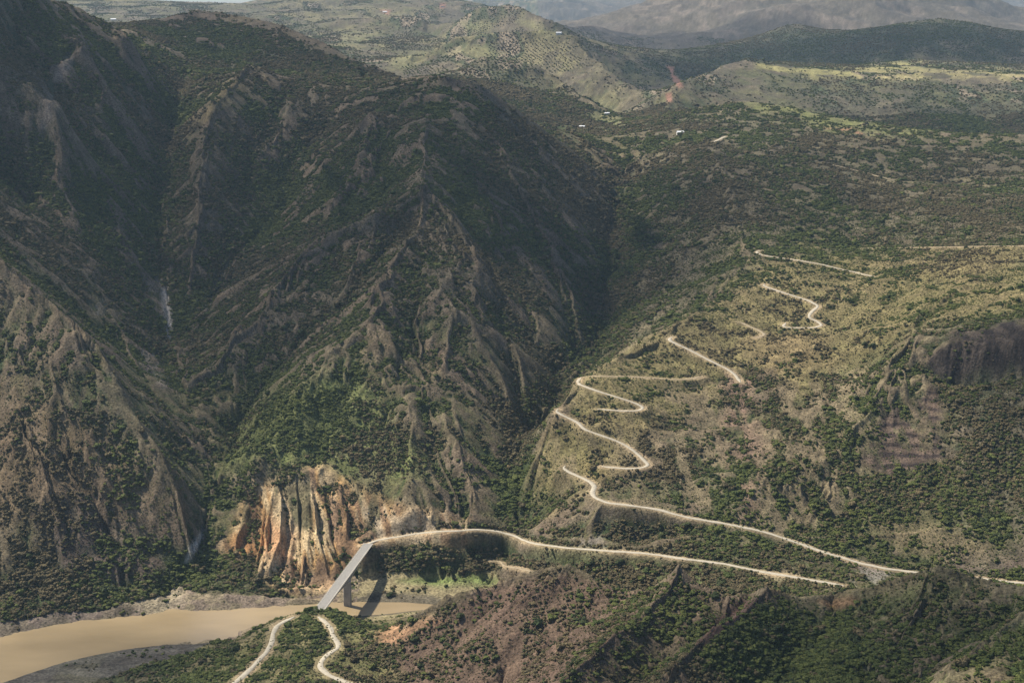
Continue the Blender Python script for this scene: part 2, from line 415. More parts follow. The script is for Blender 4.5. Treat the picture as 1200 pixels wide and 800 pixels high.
# ------------------------------------------------------------------ roads (photo trace -> points on the ground)
ROADS = [
  ("valley", 6.5, [(424,640),(440,632),(465,629),(490,625),(520,621),(560,620),(585,622),(603,629),(625,636),(660,641),(700,644),(760,648),(800,654),(850,660),(890,669),(940,677),(975,683),(1005,689),(1040,696)], 1480, 1760),
  ("main", 7.0, [(1230,684),(1190,682),(1150,677),(1100,674),(1080,671),(1040,666),(1010,660),(960,645),(925,632),(890,621),(850,613),(800,605),(775,597),(740,592),(710,588),(696,583),(693,577),(698,571),(695,565),(680,559),(665,553),(658,547),(664,545)], 1480, 1800),
  ("middle", 7.0, [(705,546),(735,549),(748,549),(762,546),(757,541),(749,533),(740,526),(725,517),(700,508),(685,503),(676,494),(661,487),(650,482),(655,478)], 1640, 2000),
  ("loop", 7.0, [(700,479),(725,481),(750,482),(756,478),(745,472),(720,464),(700,458),(686,452),(677,448),(682,442),(692,440)], 1800, 2200),
  ("bench", 4.5, [(692,440),(730,441),(770,443),(800,445),(825,441)], 1850, 2200),
  ("shelf", 7.0, [(868,448),(862,440),(855,433),(840,426),(820,416),(800,406),(785,399),(784,395),(790,394)], 1900, 2300),
  ("upper", 6.5, [(865,377),(871,378),(878,383),(890,387),(897,392),(885,396)], 2000, 2500),
  ("bend", 7.0, [(921,378),(917,384),(935,384),(955,384),(964,381),(955,375),(947,373),(950,366),(960,358),(948,352),(925,345),(900,337),(893,334),(898,332)], 2000, 2550),
  ("top", 7.0, [(1025,324),(1005,320),(985,315),(960,309),(930,304),(905,301),(890,298),(885,295),(893,293)], 2200, 2800),
  ("bench_high", 5.0, [(1010,291),(1060,290),(1120,289),(1160,288),(1230,288)], 2100, 2800),
  ("far_bend", 9.0, [(833,167),(840,165),(848,161),(853,159)], 2600, 4000),
  ("far_track", 6.0, [(965,190),(972,192),(1020,204),(1036,209),(1050,211)], 2600, 4000),
  ("left_front", 7.5, [(345,722),(335,727),(326,731),(320,740),(318,752),(312,764),(300,777),(287,789),(272,802),(250,822)], 1200, 1500),
  ("right_front", 7.5, [(373,722),(381,728),(388,736),(390,746),(397,755),(396,759),(387,764),(376,774),(374,781),(383,789),(400,797),(420,803),(450,812)], 1200, 1500),
  ("low_track", 5.0, [(575,657),(590,662),(610,665),(625,670),(640,674)], 1500, 1750),
]
def smooth_path(P, n):
    for _ in range(n):
        Q = P.copy(); Q[1:-1] = (P[:-2] + 2 * P[1:-1] + P[2:]) / 4; P = Q
    return P
roads = []
for nm, wid, px, ya, yb in ROADS:
    dense = []
    for (a, b) in zip(px[:-1], px[1:]):
        n = max(2, int(math.hypot(b[0] - a[0], b[1] - a[1]) / 1.5))
        for t in np.linspace(0, 1, n, endpoint=False):
            h_ = hit(a[0] + (b[0] - a[0]) * t, a[1] + (b[1] - a[1]) * t, Z, ya, yb)
            if h_ is not None: dense.append(h_)
    P = np.array(dense)
    # resample in plan
    d = np.r_[0, np.cumsum(np.linalg.norm(np.diff(P[:, :2], axis=0), axis=1))]
    n = max(8, int(d[-1] / 2.5))
    P = np.stack([np.interp(np.linspace(0, d[-1], n), d, P[:, k]) for k in range(3)], 1)
    P = smooth_path(P, 10)
    zz = P[:, 2].copy()
    for _ in range(60): zz[1:-1] = (zz[:-2] + 2 * zz[1:-1] + zz[2:]) / 4
    P[:, 2] = zz
    roads.append((nm, wid, P))

# bridge ends: fixed points
BR_A = P3((430.5, 638.5, None, -659.0)); BR_B = P3((376, 712, None, -657.0))
def road_field():
    D = np.full(Z.shape, 1e6, np.float32); RZ = np.zeros(Z.shape, np.float32); WD = np.full(Z.shape, 6.0, np.float32)
    for nm, wid, P in roads:
        for p in P:
            R = 60.0
            j0 = int(np.searchsorted(U, (p[0] - R) / (p[1]) - .001)); j1 = int(np.searchsorted(U, (p[0] + R) / (p[1]) + .001))
            i0 = int(np.searchsorted(Yr, p[1] - R)); i1 = int(np.searchsorted(Yr, p[1] + R))
            if i0 >= i1 or j0 >= j1: continue
            sx = XX[i0:i1, j0:j1] - p[0]; sy = YY[i0:i1, j0:j1] - p[1]
            d = np.sqrt(sx * sx + sy * sy)
            m_ = d < D[i0:i1, j0:j1]
            D[i0:i1, j0:j1][m_] = d[m_]; RZ[i0:i1, j0:j1][m_] = p[2]; WD[i0:i1, j0:j1][m_] = wid
    return D, RZ, WD
RD, RZ, RW = road_field()

# ------------------------------------------------------------------ gullies: stripes that run down the slope, branching by octave
calm = sst(4, 26, RD)                                             # quiet near the roads
low = sst(-699, -686, Z)                                          # quiet on the river flats
amp_zone = (0.25 + 0.75 * calm) * low
PXg, PYg = project(XX, YY, Z)
def gully(Z, wl, amp, seed):
    gx, gy = grads(Z)
    for _ in range(2):
        gx = (np.roll(gx, 1, 0) + gx + np.roll(gx, -1, 0)) / 3; gx = (np.roll(gx, 1, 1) + gx + np.roll(gx, -1, 1)) / 3
        gy = (np.roll(gy, 1, 0) + gy + np.roll(gy, -1, 0)) / 3; gy = (np.roll(gy, 1, 1) + gy + np.roll(gy, -1, 1)) / 3
    g = np.sqrt(gx * gx + gy * gy) + 1e-6
    sx = (-gy / g).astype(np.float32); sy = (gx / g).astype(np.float32)
    X = (XX / wl + 0.35 * fbm(XX, YY, wl * 2.2, 2, seed + 5)).astype(np.float64); Yq = (YY / wl).astype(np.float64)
    ix = np.floor(X).astype(np.int64); iy = np.floor(Yq).astype(np.int64)
    C = np.zeros(Z.shape, np.float32); Wt = np.zeros(Z.shape, np.float32)
    for a in (-1, 0, 1):
        for b in (-1, 0, 1):
            cx = ix + a; cy = iy + b
            dx = (X - (cx + 0.15 + 0.7 * _h(cx, cy, seed))).astype(np.float32); dy = (Yq - (cy + 0.15 + 0.7 * _h(cx, cy, seed + 1))).astype(np.float32)
            w = np.exp(-2.2 * (dx * dx + dy * dy)); w = np.maximum(w - 0.012, 0)
            C += w * np.cos(6.2832 * 1.05 * (dx * sx + dy * sy) + 6.2832 * _h(cx, cy, seed + 2)); Wt += w
    v = C / (Wt + 1e-4)
    v = 1 - 1.7 * np.sqrt(np.maximum(0, 0.5 - 0.5 * v) + 0.03)       # broad gullies, sharp ribs
    return v * amp * wl * np.clip(g * 1.6, 0, 1.0)
res = np.clip
Z0 = Z.copy()
near_fade = 1.0
for wl, amp, sd_ in ((420, .050, 3), (190, .075, 13), (95, .06, 23), (48, .055, 33), (24, .05, 43), (12, .05, 53)):
    fade = res((wl / cell - 3.0) / 4.0, 0, 1)                     # only what this grid can carry
    if float(fade.max()) <= 0: continue
    if wl >= 190: zone = np.where(YY < 1600, .35, .85)* np.ones_like(Z)
    elif wl > 90: zone = 0.8
    else: zone = 1.0
    Z = Z + gully(Z, wl, amp, sd_) * fade * amp_zone * zone
Z += (fbm(XX, YY, 160, 4, 61) - .5) * 7.0 * amp_zone * sst(1500, 1900, YY)
Z += (fbm(XX, YY, 30, 4, 71) - .5) * 7.0 * amp_zone * np.clip(30 / cell / 4, 0, 1)
farq = 1 - .85 * (1 - sst(-.19, -.15, XX / YY)) * sst(7500, 8500, YY)
Z += (fbm(XX, YY, 600, 5, 91) - .5) * 90 * sst(5000, 9000, YY) * farq
Z += (1 - np.abs(fbm(XX, YY, 900, 5, 191) * 2 - 1) - .7) * 160 * sst(6500, 11000, YY) * farq
wall = sst(-.30, -.27, -np.abs(XX / YY + .30) - .235) * sst(2500, 2700, YY) * (1 - sst(3400, 3600, YY))
Z += wall * ((fbm(XX, YY, 220, 5, 951, .6) - .5) * 60 + (fbm(XX, YY, 60, 4, 953) - .5) * 18)
Z = np.where(Z0 < -699, Z0, Z)

# rock masks, by place
def poly_mask(poly, feather=8, warp=10, y0=0, y1=1e9, PX=None, PY=None, wl=60, seed=5):
    PX = PXg if PX is None else PX; PY = PYg if PY is None else PY
    xs = [p[0] for p in poly]; ys = [p[1] for p in poly]
    m_ = (PX > min(xs) - feather - warp) & (PX < max(xs) + feather + warp) & (PY > min(ys) - feather - warp) & (PY < max(ys) + feather + warp) & (YY > y0) & (YY < y1)
    out = np.zeros(PX.shape, np.float32)
    if not m_.any(): return out
    x = PX[m_] + (fbm(XX[m_], YY[m_], wl, 4, seed) - .5) * 4 * warp; y = PY[m_] + (fbm(XX[m_], YY[m_], wl, 4, seed + 9) - .5) * 4 * warp
    inside = np.zeros(x.shape, bool); dmin = np.full(x.shape, 1e9)
    n = len(poly)
    for i in range(n):
        ax, ay = poly[i]; bx, by = poly[(i + 1) % n]
        c = ((ay > y) != (by > y)) & (x < (bx - ax) * (y - ay) / ((by - ay) if by != ay else 1e-9) + ax)
        inside ^= c
        t = np.clip(((x - ax) * (bx - ax) + (y - ay) * (by - ay)) / ((bx - ax) ** 2 + (by - ay) ** 2 + 1e-9), 0, 1)
        dmin = np.minimum(dmin, np.hypot(x - ax - t * (bx - ax), y - ay - t * (by - ay)))
    sdv = np.where(inside, dmin, -dmin)
    out[m_] = np.clip(0.5 + sdv / feather * .5, 0, 1)
    return out
M_orange = poly_mask([(262,640),(285,590),(300,570),(330,560),(385,548),(420,575),(480,598),(545,612),(540,626),(480,632),(445,640),(420,664),(405,690),(350,692),(322,684),(300,655)], 8, 5, 1550, 1900)
M_cliffR = poly_mask([(1082,430),(1100,398),(1150,386),(1215,378),(1215,440),(1150,446),(1100,448)], 5, 4, 1700, 2000)
M_red = poly_mask([(1036,470),(1072,462),(1108,470),(1104,540),(1050,552),(1024,535)], 5, 4, 1600, 1900)
cl_amt = np.clip(M_orange + M_cliffR + M_red * .9, 0, 1)
rib = (1 - np.abs(2 * fbm(XX, YY * .25, 15, 3, 301) - 1) * 2)
Z += cl_amt * rib * 1.2 + cl_amt * (fbm(XX, YY, 9, 3, 321) - .5) * 1.6
M_bank = ((XX < -190) & (Z0 > -700.6) & (Z0 < -689.5) & (YY < 1800) & (YY > 1480) & (XX < 60)).astype(np.float32)
Z += M_bank * (fbm(XX, YY, 12, 4, 331) - .5) * 3.5

# ------------------------------------------------------------------ cut the roads in
half = RW / 2
flat = half + 2.2
cut = 1 - sst(0, 1, (RD - flat) / 9.0)
Z = Z * (1 - cut) + (RZ - 0.25) * cut
Z = np.where(RD < flat, RZ - 0.25, Z)
# bridge heads: keep ground under the deck ends
for B, nz in ((BR_A, 1), (BR_B, -1)):
    d = np.hypot(XX - B[0], YY - B[1]); w_ = 1 - sst(8, 20, d)
    Z = Z * (1 - w_) + (B[2] - 1.4) * w_
# clear the span
ab = (BR_B - BR_A)[:2]; Ls = np.linalg.norm(ab); ab /= Ls
s_ = (XX - BR_A[0]) * ab[0] + (YY - BR_A[1]) * ab[1]; q_ = np.abs((XX - BR_A[0]) * -ab[1] + (YY - BR_A[1]) * ab[0])
clear = (s_ > 6) & (s_ < Ls - 4) & (q_ < 14)
Z = np.where(clear, np.minimum(Z, -663.5), Z)

# ------------------------------------------------------------------ ground colour (albedo) and plant density, by place
gx, gy = grads(Z); slope = np.sqrt(gx * gx + gy * gy)
Zb = Z
def blur(a, n):
    for _ in range(n):
        p = np.pad(a, 1, mode='edge'); a = (p[:-2, 1:-1] + p[2:, 1:-1] + p[1:-1, :-2] + p[1:-1, 2:] + 4 * a) / 8
    return a
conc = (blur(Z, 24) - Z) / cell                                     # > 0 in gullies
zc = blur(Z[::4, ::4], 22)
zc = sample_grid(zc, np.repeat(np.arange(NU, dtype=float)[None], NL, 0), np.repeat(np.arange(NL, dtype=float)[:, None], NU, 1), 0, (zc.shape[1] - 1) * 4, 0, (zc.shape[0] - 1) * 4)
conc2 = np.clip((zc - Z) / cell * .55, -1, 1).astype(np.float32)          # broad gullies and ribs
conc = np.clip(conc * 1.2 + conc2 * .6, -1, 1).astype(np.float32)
PXf, PYf = project(XX, YY, Z)
def pm(poly, f=10, w=8, y0=0, y1=1e9, seed=5, wl=60): return poly_mask(poly, f, w, y0, y1, PXf, PYf, wl, seed)
n1 = fbm(XX, YY, 260, 4, 401); n2 = fbm(XX, YY, 60, 4, 411); n3 = fbm(XX, YY, 14, 3, 421)
streak = fbm(XX, YY, 35, 3, 431)
def C3(r, g, b): return np.array([r, g, b], np.float32)
col = np.zeros(Z.shape + (3,), np.float32)
def mixin(c, w):
    global col
    col = col * (1 - w[..., None]) + np.asarray(c, np.float32) * w[..., None]
mixin(C3(.105, .095, .045), np.ones(Z.shape, np.float32))
mixin(C3(.060, .072, .028), sst(.42, .60, n1))
mixin(C3(.130, .095, .065), sst(.50, .66, n2))                      # brown soil
mixin(C3(.150, .128, .062), sst(.52, .70, fbm(XX, YY, 110, 4, 441)) * .8)
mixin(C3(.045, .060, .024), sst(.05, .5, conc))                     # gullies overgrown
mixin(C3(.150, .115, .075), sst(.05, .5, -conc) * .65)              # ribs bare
steep = sst(.95, 1.5, slope)
mixin(C3(.13, .105, .075), steep * .5 * sst(.4, .6, n3))
veg = np.clip(.45 + 1.3 * (n1 - .5) + 1.1 * (n2 - .5) + .7 * conc, 0, 1)
nst = fbm(XX, YY * .28, 16, 4, 811)
def paint(poly, c, amt=1.0, v=None, f=14, w=10, y0=0, y1=1e9, seed=5, br=None, st=None):
    global veg
    mk = pm(poly, f, w, y0, y1, seed)
    if st is not None: mk = mk * sst(st - .05, st + .05, nst)
    if br is not None: mk = mk * sst(br - .07, br + .07, n2)
    mixin(c, mk * amt)
    if v is not None: veg = veg * (1 - mk) + v * mk
    return mk
G = C3
# green spur; its sunlit brightness is partly put into the colour
paint([(250,520),(300,470),(370,430),(430,440),(480,500),(500,560),(440,575),(380,550),(300,548),(255,560)], G(.135,.150,.050), .8, .58, y0=1500, y1=2400)
# brown-purple left foot
paint([(-20,440),(60,460),(140,520),(200,590),(215,640),(150,620),(60,600),(-20,600)], G(.15,.105,.062), .75, .35, y0=1500, y1=2100)
paint([(40,600),(120,590),(200,640),(190,680),(60,690)], G(.105,.078,.062), .7, .5, y0=1500, y1=1900)
paint([(-20,670),(60,665),(150,690),(200,670),(150,712),(-20,728)], G(.04,.055,.022), .8, 1.0, y0=1500, y1=1800)
paint([(205,650),(240,640),(290,660),(320,690),(240,696),(205,680)], G(.045,.06,.024), .9, 1.0, y0=1560, y1=1800)
# dry golden right slope
paint([(640,600),(620,560),(650,480),(700,430),(790,385),(860,330),(900,300),(1000,290),(1200,280),(1210,360),(1090,380),(1000,440),(930,470),(880,430),(820,470),(700,560)], G(.185,.150,.066), .75, .22, y0=1500, y1=3000)
paint([(880,400),(930,392),(975,400),(960,430),(900,440),(870,420)], G(.21,.155,.078), .7, .12, y0=1800, y1=2300)
paint([(640,600),(620,560),(650,490),(700,500),(740,540),(700,560),(660,570)], G(.21,.165,.07), .6, .3, y0=1600, y1=2000, br=.5)
# green lower right
paint([(930,470),(1020,470),(1100,550),(1210,540),(1210,670),(1080,660),(900,610),(880,560)], G(.085,.090,.036), .6, .68, y0=1450, y1=2100)
paint([(770,450),(1030,440),(1010,600),(920,630),(790,600)], G(.175,.135,.082), .8, .15, y0=1500, y1=2150, st=.51)
paint([(640,500),(780,500),(780,600),(650,600)], G(.17,.135,.075), .7, .2, y0=1500, y1=2000, st=.52)
paint([(1120,440),(1210,440),(1210,650),(1130,640)], G(.13,.105,.075), .6, .3, y0=1450, y1=2000, st=.51)
paint([(0,300),(100,440),(200,560),(230,640),(100,620),(-20,450)], G(.16,.12,.08), .6, .25, y0=1500, y1=2050, st=.51)
paint([(620,650),(760,655),(900,680),(980,700),(900,712),(760,700),(640,670)], G(.105,.12,.045), .8, .75, y0=1440, y1=1700)
paint([(700,690),(745,690),(745,700),(705,699)], G(.36,.29,.17), .8, 0, y0=1400, y1=1640, f=4, w=4)
paint([(900,668),(935,671),(940,678),(890,676)], G(.34,.27,.16), .8, 0, y0=1400, y1=1640, f=4, w=4)
paint([(480,635),(590,628),(600,660),(560,672),(480,668),(450,650)], G(.055,.072,.026), .8, .95, y0=1500, y1=1800)
paint([(1010,615),(1100,612),(1160,640),(1130,660),(1040,650)], G(.19,.145,.085), .7, .25, y0=1450, y1=1700)
paint([(1000,655),(1210,650),(1210,680),(1090,672)], G(.14,.10,.085), .7, .2, y0=1400, y1=1650, br=.5)
# pinkish slide below the road bend
paint([(852,446),(880,440),(884,520),(884,606),(874,606),(866,520)], G(.20,.125,.092), .8, .25, y0=1550, y1=2050, f=16, w=8, st=.47)
paint([(985,440),(1010,430),(1000,500),(975,540),(985,490)], G(.24,.19,.11), .7, .2, y0=1600, y1=2050, br=.48, f=8)
paint([(740,150),(870,118),(1000,135),(1220,155),(1220,280),(1000,285),(880,290),(840,330),(780,385),(700,430),(720,330),(760,250)], G(.120,.100,.062), .75, .27, y0=2100, y1=4000)
paint([(745,160),(860,150),(1000,190),(1210,200),(1210,250),(1000,240),(850,250),(800,330),(720,400),(700,300)], G(.085,.070,.050), .6, .5, y0=2100, y1=4000, st=.47)
paint([(880,215),(1010,195),(1210,215),(1210,235),(1000,232),(900,250)], G(.19,.16,.085), .6, .3, y0=2100, y1=4000, st=.5)
# dark valley woods
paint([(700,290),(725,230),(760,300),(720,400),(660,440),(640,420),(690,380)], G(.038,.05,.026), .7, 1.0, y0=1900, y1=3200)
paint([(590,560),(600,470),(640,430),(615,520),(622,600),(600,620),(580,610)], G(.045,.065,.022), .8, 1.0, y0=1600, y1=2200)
# upper left mountains
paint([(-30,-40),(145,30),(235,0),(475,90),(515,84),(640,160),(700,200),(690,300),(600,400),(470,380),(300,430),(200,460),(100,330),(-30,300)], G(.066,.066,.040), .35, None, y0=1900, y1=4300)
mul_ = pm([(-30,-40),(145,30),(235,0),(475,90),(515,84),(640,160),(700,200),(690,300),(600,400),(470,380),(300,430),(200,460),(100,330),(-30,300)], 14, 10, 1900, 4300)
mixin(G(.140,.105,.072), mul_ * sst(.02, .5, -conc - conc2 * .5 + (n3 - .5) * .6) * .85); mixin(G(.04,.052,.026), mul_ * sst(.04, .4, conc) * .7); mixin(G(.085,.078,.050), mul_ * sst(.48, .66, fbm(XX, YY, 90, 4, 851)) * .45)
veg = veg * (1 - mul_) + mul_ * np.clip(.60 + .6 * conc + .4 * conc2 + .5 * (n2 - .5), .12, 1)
paint([(255,75),(300,68),(330,80),(280,130),(230,160),(215,150),(240,115)], G(.15,.12,.06), .7, .2, y0=2700, y1=3500, br=.42)
for poly in ([(68,62),(92,62),(88,85),(74,100),(66,90)], [(50,100),(72,95),(60,150),(45,165),(48,130)], [(165,322),(190,320),(196,350),(206,390),(196,400),(186,365),(170,350)],
             [(103,345),(125,350),(124,378),(108,372)], [(160,405),(185,415),(208,450),(205,470),(180,455)], [(255,320),(275,312),(270,330),(240,375),(250,345)]):
    mk = pm(poly, 6, 6, 1900, 3600, 9)
    mixin(G(.22, .18, .155), mk * .5 * sst(.49, .54, nst)); veg = veg * (1 - mk * .9)
paint([(235,10),(260,10),(250,30),(180,40),(160,30)], G(.12,.085,.07), .5, None, y0=3300, y1=4400)
# streaks of bare soil down the spur ribs
for poly in ([(470,200),(515,215),(510,300),(480,290)], [(500,410),(520,440),(505,450),(490,420)], [(420,380),(450,390),(470,440),(440,430)], [(540,540),(560,560),(560,590),(545,580)]):
    paint(poly, G(.20,.145,.09), .7, .15, y0=1700, y1=2700, br=.45)
# the cliff by the bridge
mo = pm([(262,640),(285,590),(300,570),(330,560),(385,548),(420,575),(480,598),(545,612),(540,628),(480,632),(445,640),(420,664),(405,690),(350,692),(322,684),(300,655)], 8, 7, 1550, 1900)
fan = fbm(XX + .35 * YY, YY * .22, 11, 4, 841); fan2 = fbm(XX, YY * .3, 30, 3, 843)
mixin(C3(.36, .22, .095), mo * .95)
mixin(C3(.42, .30, .18), mo * sst(.46, .56, fan2) * .8)
mixin(C3(.47, .37, .22), mo * sst(.52, .63, fan) * .7)
mixin(C3(.17, .105, .065), mo * (1 - sst(.36, .45, fan)) * .75)
mixin(C3(.10, .095, .05), mo * sst(.56, .61, fbm(XX + .2 * YY, YY * .25, 26, 3, 847)) * .85)
mixin(C3(.46, .36, .24), mo * pm([(410,600),(440,590),(545,612),(540,626),(470,632),(440,640),(415,650)], 12, 5, 1600, 1800) * sst(.40, .5, fan) * .8)
mixin(C3(.43, .19, .08), mo * pm([(265,640),(300,600),(345,630),(345,660),(310,655)], 10, 6, 1550, 1900) * .5 * sst(.38, .5, fan))
veg = np.where(mo > .3, np.clip(sst(.02, .4, conc) * .55, 0, 1) * (fbm(XX, YY, 40, 3, 77) > .45), veg)
paint([(255,560),(310,545),(400,540),(440,560),(400,570),(300,572),(250,620)], G(.2,.16,.11), .5, .55, y0=1600, y1=1900, br=.5)
# cliffs right; shade of the upper face is painted into its near-black rock
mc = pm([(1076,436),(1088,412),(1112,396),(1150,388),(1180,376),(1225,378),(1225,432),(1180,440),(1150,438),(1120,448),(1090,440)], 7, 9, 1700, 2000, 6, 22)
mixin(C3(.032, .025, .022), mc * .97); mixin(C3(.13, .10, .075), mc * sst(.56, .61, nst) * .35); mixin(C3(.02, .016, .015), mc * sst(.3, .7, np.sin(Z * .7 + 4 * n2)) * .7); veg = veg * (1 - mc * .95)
mr = pm([(1060,462),(1085,456),(1108,475),(1100,500),(1112,530),(1080,548),(1045,552),(1018,540),(1035,515),(1030,490)], 8, 10, 1600, 1900, 8, 24)
strata = np.sin(Z * 0.95 + 3 * n2)
mr = mr * (.35 + .65 * sst(.36, .46, nst)); mixin(C3(.135, .092, .070), mr * .85); mixin(C3(.035, .026, .024), mr * sst(.1, .5, np.sin(Z * .8 + 3 * n2)) * .9); veg = veg * (1 - mr * .9)
paint([(1108,450),(1210,445),(1210,560),(1130,560),(1110,520)], G(.085,.075,.050), .6, .6, y0=1500, y1=1900)
# foreground hills
paint([(480,745),(560,690),(660,672),(760,700),(720,760),(640,815),(430,815)], G(.118,.076,.054), .88, .27, y0=1000, y1=1430, f=6, w=2)
paint([(700,700),(800,686),(880,712),(800,815),(650,815)], G(.125,.088,.060), .65, .42, y0=950, y1=1400)
paint([(820,740),(900,705),(990,720),(1060,760),(1000,815),(800,815)], G(.05,.062,.026), .6, .85, y0=950, y1=1400)
paint([(985,705),(1040,683),(1094,672),(1140,680),(1130,700),(1040,705)], G(.12,.11,.05), .6, .3, y0=1100, y1=1400)  # olive crest strip, lightened to carry the sun on the hilltop
paint([(1100,800),(1150,762),(1210,725),(1210,745),(1150,790)], G(.13,.13,.055), .7, .3, y0=850, y1=1200)
paint([(960,702),(1000,697),(1010,705),(975,712)], G(.30,.17,.09), .6, .0, y0=1180, y1=1330, f=4, w=3)
paint([(1120,790),(1175,760),(1185,790),(1120,815)], G(.2,.15,.09), .7, .15, y0=850, y1=1200)
paint([(870,700),(905,700),(860,735),(820,762),(815,750)], G(.10,.06,.048), .9, .1, y0=1050, y1=1300, f=5, w=4)
paint([(170,815),(250,762),(370,712),(450,730),(480,815)], G(.155,.14,.058), .7, .52, y0=1050, y1=1500)
paint([(440,735),(470,722),(510,725),(480,745)], G(.35,.2,.11), .8, .1, y0=1300, y1=1480, f=5)
# far slopes
far = sst(3900, 4600, YY)
mixin(C3(.10, .10, .055), far * .5); mixin(C3(.15, .12, .085), far * sst(.5, .62, n1) * .7)
nF = fbm(XX, YY, 420, 4, 611); nF2 = fbm(XX, YY * .5, 120, 3, 621)
mixin(C3(.19, .165, .085), sst(4200, 5000, YY) * sst(.56, .62, nF) * .7); mixin(C3(.055, .07, .035), far * sst(.54, .60, nF2) * .8)
mixin(C3(.27, .21, .15), far * sst(.66, .70, nF2) * .8)
mixin(C3(.105,.085,.070), sst(7800, 8800, YY) * (XX > 300) * .75); mixin(C3(.20,.16,.12), sst(7800, 8800, YY) * (XX > 300) * sst(.58,.64,nF2) * .5)
mixin(C3(.09,.075,.055), far * sst(.5,.56,fbm(XX, YY*.6, 45, 3, 631))*.55)
veg = np.where(far > .5, np.clip(.35 + 2.0 * (nF2 - .5), 0, .9), veg)
field = paint([(885,70),(1000,74),(1080,72),(1100,80),(960,92),(890,84)], G(.30,.27,.11), .85, .03, y0=4000, y1=5800, f=5, w=3, br=.45)
paint([(1000,82),(1210,84),(1210,92),(1000,94)], G(.34,.29,.13), .8, .0, y0=4300, y1=5600, f=4, w=2, br=.46)
paint([(870,118),(930,122),(1010,138),(1100,150),(1100,160),(1000,152),(900,132)], G(.17,.18,.06), .8, .15, y0=3300, y1=4100, f=8)
paint([(965,148),(1005,150),(1012,160),(975,160)], G(.36,.17,.11), .9, .0, y0=3000, y1=4000, f=4, w=5, br=.47)
paint([(900,90),(1000,95),(1210,100),(1210,150),(1000,132),(900,115)], G(.055,.062,.035), .6, .8, y0=3900, y1=4900, br=.46)
paint([(760,70),(935,25),(1100,17),(1210,35),(1210,75),(1080,60),(1000,80),(800,100)], G(.035,.045,.028), .85, .9, y0=4900, y1=7600)
for poly in ([(400,38),(440,40),(430,50),(400,52)], [(505,60),(560,55),(600,60),(560,66)], [(540,26),(570,25),(575,34),(545,36)], [(470,60),(500,62),(485,80),(455,78)], [(615,20),(660,40),(650,44),(605,28)], [(700,132),(735,140),(730,150),(660,135)]):
    paint(poly, G(.19,.18,.085), .7, .1, y0=3700, y1=9000, f=4, w=3)
for poly in ([(781,77),(790,79),(789,86),(797,94),(801,102),(795,103),(788,94),(785,85)], [(780,110),(787,109),(788,120),(782,120)], [(445,12),(458,12),(455,18)], [(515,5),(522,4),(522,10),(515,10)]):
    paint(poly, G(.30,.155,.11), .85, 0, y0=3300, y1=9500, f=1.5, w=.6)
# river flats
bar = ((Z > -700.6) & (Z < -695.5) & (YY < 1800) & (YY > 1250)).astype(np.float32)
left_bar = bar * (YY < 1480)
mixin(C3(.075, .066, .055), left_bar); mixin(C3(.10, .09, .06), left_bar * sst(.5, .6, n2)); mixin(C3(.12, .11, .09), left_bar * sst(.56, .6, fbm(XX * .4 + YY * .3, YY * 2, 30, 3, 88)) * .6)
rb = ((Z > -700.6) & (Z < -688) & (YY < 1770) & (YY > 1530) & (XX > -195)).astype(np.float32)
mixin(C3(.24, .20, .11), rb); mixin(C3(.10, .085, .06), rb * sst(-697.4, -698.6, Z) * .9)
mixin(C3(.14, .18, .055), rb * pm([(500,670),(560,666),(590,684),(520,686),(470,680)], 6, 5, 1500, 1750) * .9)
mixin(C3(.25, .20, .13), M_bank * (1 - (bar * (XX > -200))) * .8)
mixin(C3(.16, .12, .095), M_bank * sst(.48, .6, n3) * .7)
mixin(C3(.36, .30, .2), M_bank * pm([(150,690),(215,682),(215,705),(190,715),(150,712)], 8, 6, 1500, 1700) * .6)
mixin(C3(.10, .08, .07), M_bank * pm([(-20,715),(150,705),(150,725),(-20,755)], 8, 6, 1400, 1700) * .5)
veg = veg * (1 - bar) * (1 - M_bank * .93) * (1 - rb * .93)
# pale stream bed in the main gully
paint([(222,640),(236,622),(238,628),(228,648),(218,662)], G(.45,.42,.36), .9, 0, y0=1500, y1=1900, f=2, w=2)
paint([(188,335),(196,335),(200,360),(200,395),(195,395),(190,360)], G(.38,.34,.30), .8, 0, y0=1900, y1=2700, f=3, w=2)
paint([(1000,662),(1040,668),(1035,684),(1000,686)], G(.24,.22,.19), .7, 0.3, y0=1450, y1=1620, f=8, w=5, st=.45)
paint([(670,632),(700,622),(706,640),(672,642)], G(.27,.22,.18), .7, 0.3, y0=1550, y1=1750, f=6, w=4, st=.47)
# freshly cut banks along the roads
rc = (1 - sst(0, 4.5, RD - half - 2.0)) * (RD < 500)
mixin(C3(.33, .25, .15), rc * (.35 + .5 * sst(.4, .6, n2)))
veg = veg * (1 - .97 * (RD < half + 3.5)) * np.where((XX**2 < 1e12) & clear & (q_ < 12), 0, 1)
col *= (0.62 + 0.76 * n3)[..., None] * (0.75 + .5 * fbm(XX, YY, 7, 2, 801))[..., None]
col = np.clip(col, .01, .8)
veg = np.clip(veg, 0, 1) * (1 - .6 * sst(1.5, 2.4, slope))

